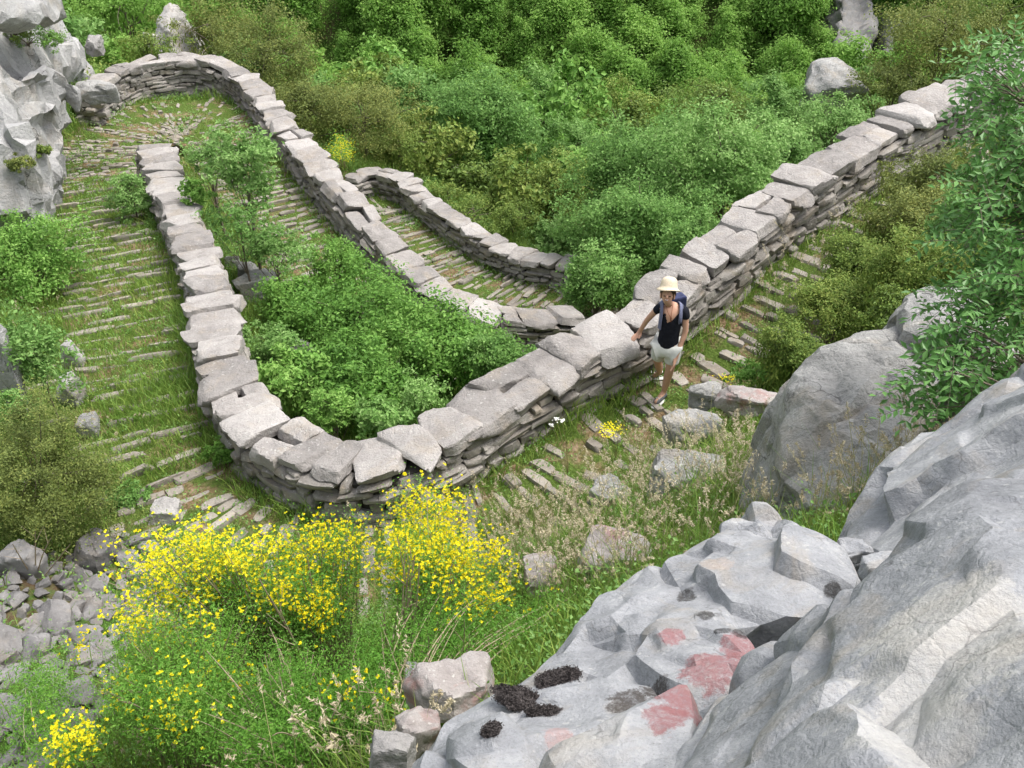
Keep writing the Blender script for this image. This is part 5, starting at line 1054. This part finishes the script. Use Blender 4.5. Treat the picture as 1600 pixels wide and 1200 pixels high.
    skin('shirt', {'z': (pel + (0, 0, -.03), .135, .112), 'b': (pel + (0, 0, .03) , .132, .108), 'w': (wai, .12, .096), 'c': (che - ft * .004, .135, .105), 'u': (uch - ft * .03 - (0, 0, .012), .105, .07), 'sR': (sR + (0, .005, 0), .056), 'aR': (sl(sR, eR, .42), .05), 'sL': (sL, .056), 'aL': (sl(sL, eL, .45), .052)},
         [('z', 'b'), ('b', 'w'), ('w', 'c'), ('c', 'u'), ('u', 'sR'), ('sR', 'aR'), ('u', 'sL'), ('sL', 'aL')], shirt, root, o)
    skin('shorts', {'p': (pel + (0, 0, .0), .132, .115), 'R': (hipR, .106), 'mR': (sl(hipR, kneR, .35), .1), 'hR': (sl(hipR, kneR, .66), .092), 'L': (hipL, .106), 'mL': (sl(hipL, kneL, .35), .1), 'hL': (sl(hipL, kneL, .66), .092), 'fR': (sl(hipR, kneR, .71), .09), 'fL': (sl(hipL, kneL, .71), .09)}, [('p', 'R'), ('R', 'mR'), ('mR', 'hR'), ('hR', 'fR'), ('p', 'L'), ('L', 'mL'), ('mL', 'hL'), ('hL', 'fL')], shorts, root, o)
    # bare skin of the open neckline
    a = Acc(); T, Fc = _T[9]; d = unit(T)
    ell = lambda c, x, y, z, rx, ry, rz: (c - o) + d[:, :1] * x * rx + d[:, 1:2] * y * ry + d[:, 2:] * z * rz
    a.add(ell(uch + F * .058 - U * .012, Rr, F, U, .038, .02, .06), Fc); a.build('neckline', sk, root, smooth=True)
    # face
    a = Acc(); a.add(ell(hd + F * .088 - U * .004, Rr, F, U, .011, .016, .02), Fc); a.build('nose', sk, root, smooth=True)
    for s in (-1, 1):
        a = Acc(); a.add(ell(hd + F * .074 + U * .004 + Rr * s * .029, Rr, F, U, .013, .006, .006), Fc); a.build('eye', eye, root, smooth=True)
        a = Acc(); a.add(ell(hd + U * .003 + Rr * s * .073 + F * 0.005, Rr, F, U, .01, .018, .03), Fc); a.build('ear', sk, root, smooth=True)
    a = Acc(); tube(a, np.stack([hd - o + F * (.077 - abs(t) * .35) - U * (.04 - t * t * 14) + Rr * t for t in np.linspace(-.027, .027, 7)]), [.002, .005, .006, .0065, .006, .005, .002], None, 6); a.build('mouth', lip, root, smooth=True)
    a = Acc(); tube(a, np.stack([hd - o + F * (.081 - abs(t) * .3) - U * (.038 - t * t * 14) + Rr * t for t in np.linspace(-.018, .018, 5)]), 0.0035, 0.0035, 5); a.build('teeth', white, root, smooth=True)
    a = Acc(); a.add(ell(hd + U * .03 - F * .034, Rr, F, U, .088, .082, .085), Fc); a.build('hair', hairm, root, smooth=True)
    # hat: lathe about the head's axis
    prof = [(.160, .024), (.165, .030), (.14, .040), (.108, .058), (.103, .075), (.099, .11), (.088, .145), (.06, .165), (.02, .172), (.001, .173)]; prof = [(r * (.88 if r > .12 else .97), z + .028) for r, z in prof]; m = 28; V = []
    for i, (r, z) in enumerate(prof):
        for j in range(m): an = j * 2 * math.pi / m; w = 1 + (.03 * math.sin(an * 3 + 1) if r > .13 else 0); V.append(hd - o + (Rr * math.cos(an) * r * w + F * math.sin(an) * r * 1.05 * w) * 0.92 + U * (z + (.008 * math.sin(an * 2) if r > .13 else 0) + .012))
    Fh = np.array([[i * m + j, i * m + (j + 1) % m, (i + 1) * m + (j + 1) % m, (i + 1) * m + j] for i in range(len(prof) - 1) for j in range(m)]); mk('hat', V, Fh, straw, root, smooth=True)
    a = Acc(); tube(a, np.stack([hd - o + (Rr * math.cos(t) + F * math.sin(t) * 1.05) * .098 + U * .078 for t in np.linspace(0, 6.283, 25)]), .005, .005, 5); a.build('hat_band', straw, root, smooth=True)
    # backpack on the back with both straps
    V, Fb = blocks([(0.25, 0.17, 0.4)], np.random.default_rng(3), 16, 10, 0.06, (0.95, 1.25)); V = V[0]; bx = unit(np.array([0.96, 0.2, 0])); by = np.array([-bx[1], bx[0], 0]); c = (che + uch) / 2 + by * .19 + bx * .12 + (0, 0, -.06) - o
    a = Acc(); a.add(c + V[:, :1] * bx + V[:, 1:2] * by + V[:, 2:] * np.array([0, 0, 1.]), Fb); bp = a.build('backpack', navy, root, smooth=True)
    V, Fb = blocks([(0.19, 0.08, 0.2)], np.random.default_rng(4), 9, 8, 0.06, (0.95, 1.25)); V = V[0]; a = Acc(); a.add(c + by * .1 + (0, 0, -.07) + V[:, :1] * bx + V[:, 1:2] * by + V[:, 2:] * np.array([0, 0, 1.]), Fb); pk = a.build('pocket', navy, root, smooth=True); pk.parent = bp
    for s_, sh in ((-1, sR), (1, sL)):
        b0 = sl(uch, sh, .68); a = Acc(); P = bez(b0 + by * .1 + (0, 0, .0) - o, b0 + (0, 0, .14) - o + F * .02, b0 + F * .085 - (0, 0, .07) - o, 8); P = np.vstack([P, bez(P[-1], P[-1] - (0, 0, .1) + Rr * s_ * -.0 + F * .02, sl(che, wai, .6) + bx * s_ * .12 - o, 6)[1:]])
        t = np.gradient(P, axis=0); Vs = []; Wd = .026
        for i in range(len(P)): nn_ = unit(P[i] + o - (che + (uch - che) * .7)); sd = unit(np.cross(t[i], nn_)); Vs += [P[i] + sd * Wd + nn_ * .004, P[i] + sd * Wd + nn_ * .014, P[i] - sd * Wd + nn_ * .014, P[i] - sd * Wd + nn_ * .004]
        Fs = np.array([[i * 4 + j, i * 4 + (j + 1) % 4, (i + 1) * 4 + (j + 1) % 4, (i + 1) * 4 + j] for i in range(len(P) - 1) for j in range(4)]); st = mk('strap', Vs, Fs, strapm, root, smooth=True); st.parent = bp
    a = Acc(); tp = nek - o + F * .05; low = che - o + F * .125 + U * .02; tube(a, bez(tp + Rr * .035, tp + Rr * .03 - U * .07 + F * .03, low, 8), .003, .003, 5); tube(a, bez(tp - Rr * .035, tp - Rr * .03 - U * .07 + F * .03, low, 8), .003, .003, 5); tube(a, np.stack([low, low - (0, 0, .05)]), .008, .005, 6); a.build('pendant', cord, root, smooth=True)
    for (an, to, he) in ((ankL, toeL, heel), (ankR, toeR, ankR + (0.01, 0.05, -0.05))):
        skin('sock', {'a': (an + (0, 0, .035), .041), 'b': (an - (0, 0, .01), .04)}, [('a', 'b')], white, root, o, 2)
        mid = (he + to) / 2 + (0, 0, .012); sh = skin('shoe', {'h': (he, .042, .04), 'm': (mid, .044, .042), 't': (to, .04, .03)}, [('h', 'm'), ('m', 't')], shoe, root, o, 2)
        dd = unit((to - he) * (1, 1, 0)); ss = np.array([-dd[1], dd[0], 0]); c = (he + to) / 2 - (0, 0, .038); T16, F16 = _T[9]; rr = unit(T16); V = (c - o) + rr[:, :1] * dd * (np.linalg.norm(to - he) / 2 + .06) + rr[:, 1:2] * ss * .052 + np.clip(rr[:, 2:] * 1.6, -1, 1) * np.array([0, 0, .013]); so = mk('sole', V, F16, white, root, smooth=True); so.parent = sh
        a = Acc(); 
        for q in (-.3, 0, .3): p0 = mid - o + dd * (.03 + q * .12) + (0, 0, .034); tube(a, np.stack([p0 - ss * .024 - (0, 0, .008), p0 + (0, 0, .004), p0 + ss * .024 - (0, 0, .008)]), .004, .004, 4)
        lc = a.build('laces', white, root, smooth=True); lc.parent = sh
    return root
hiker()
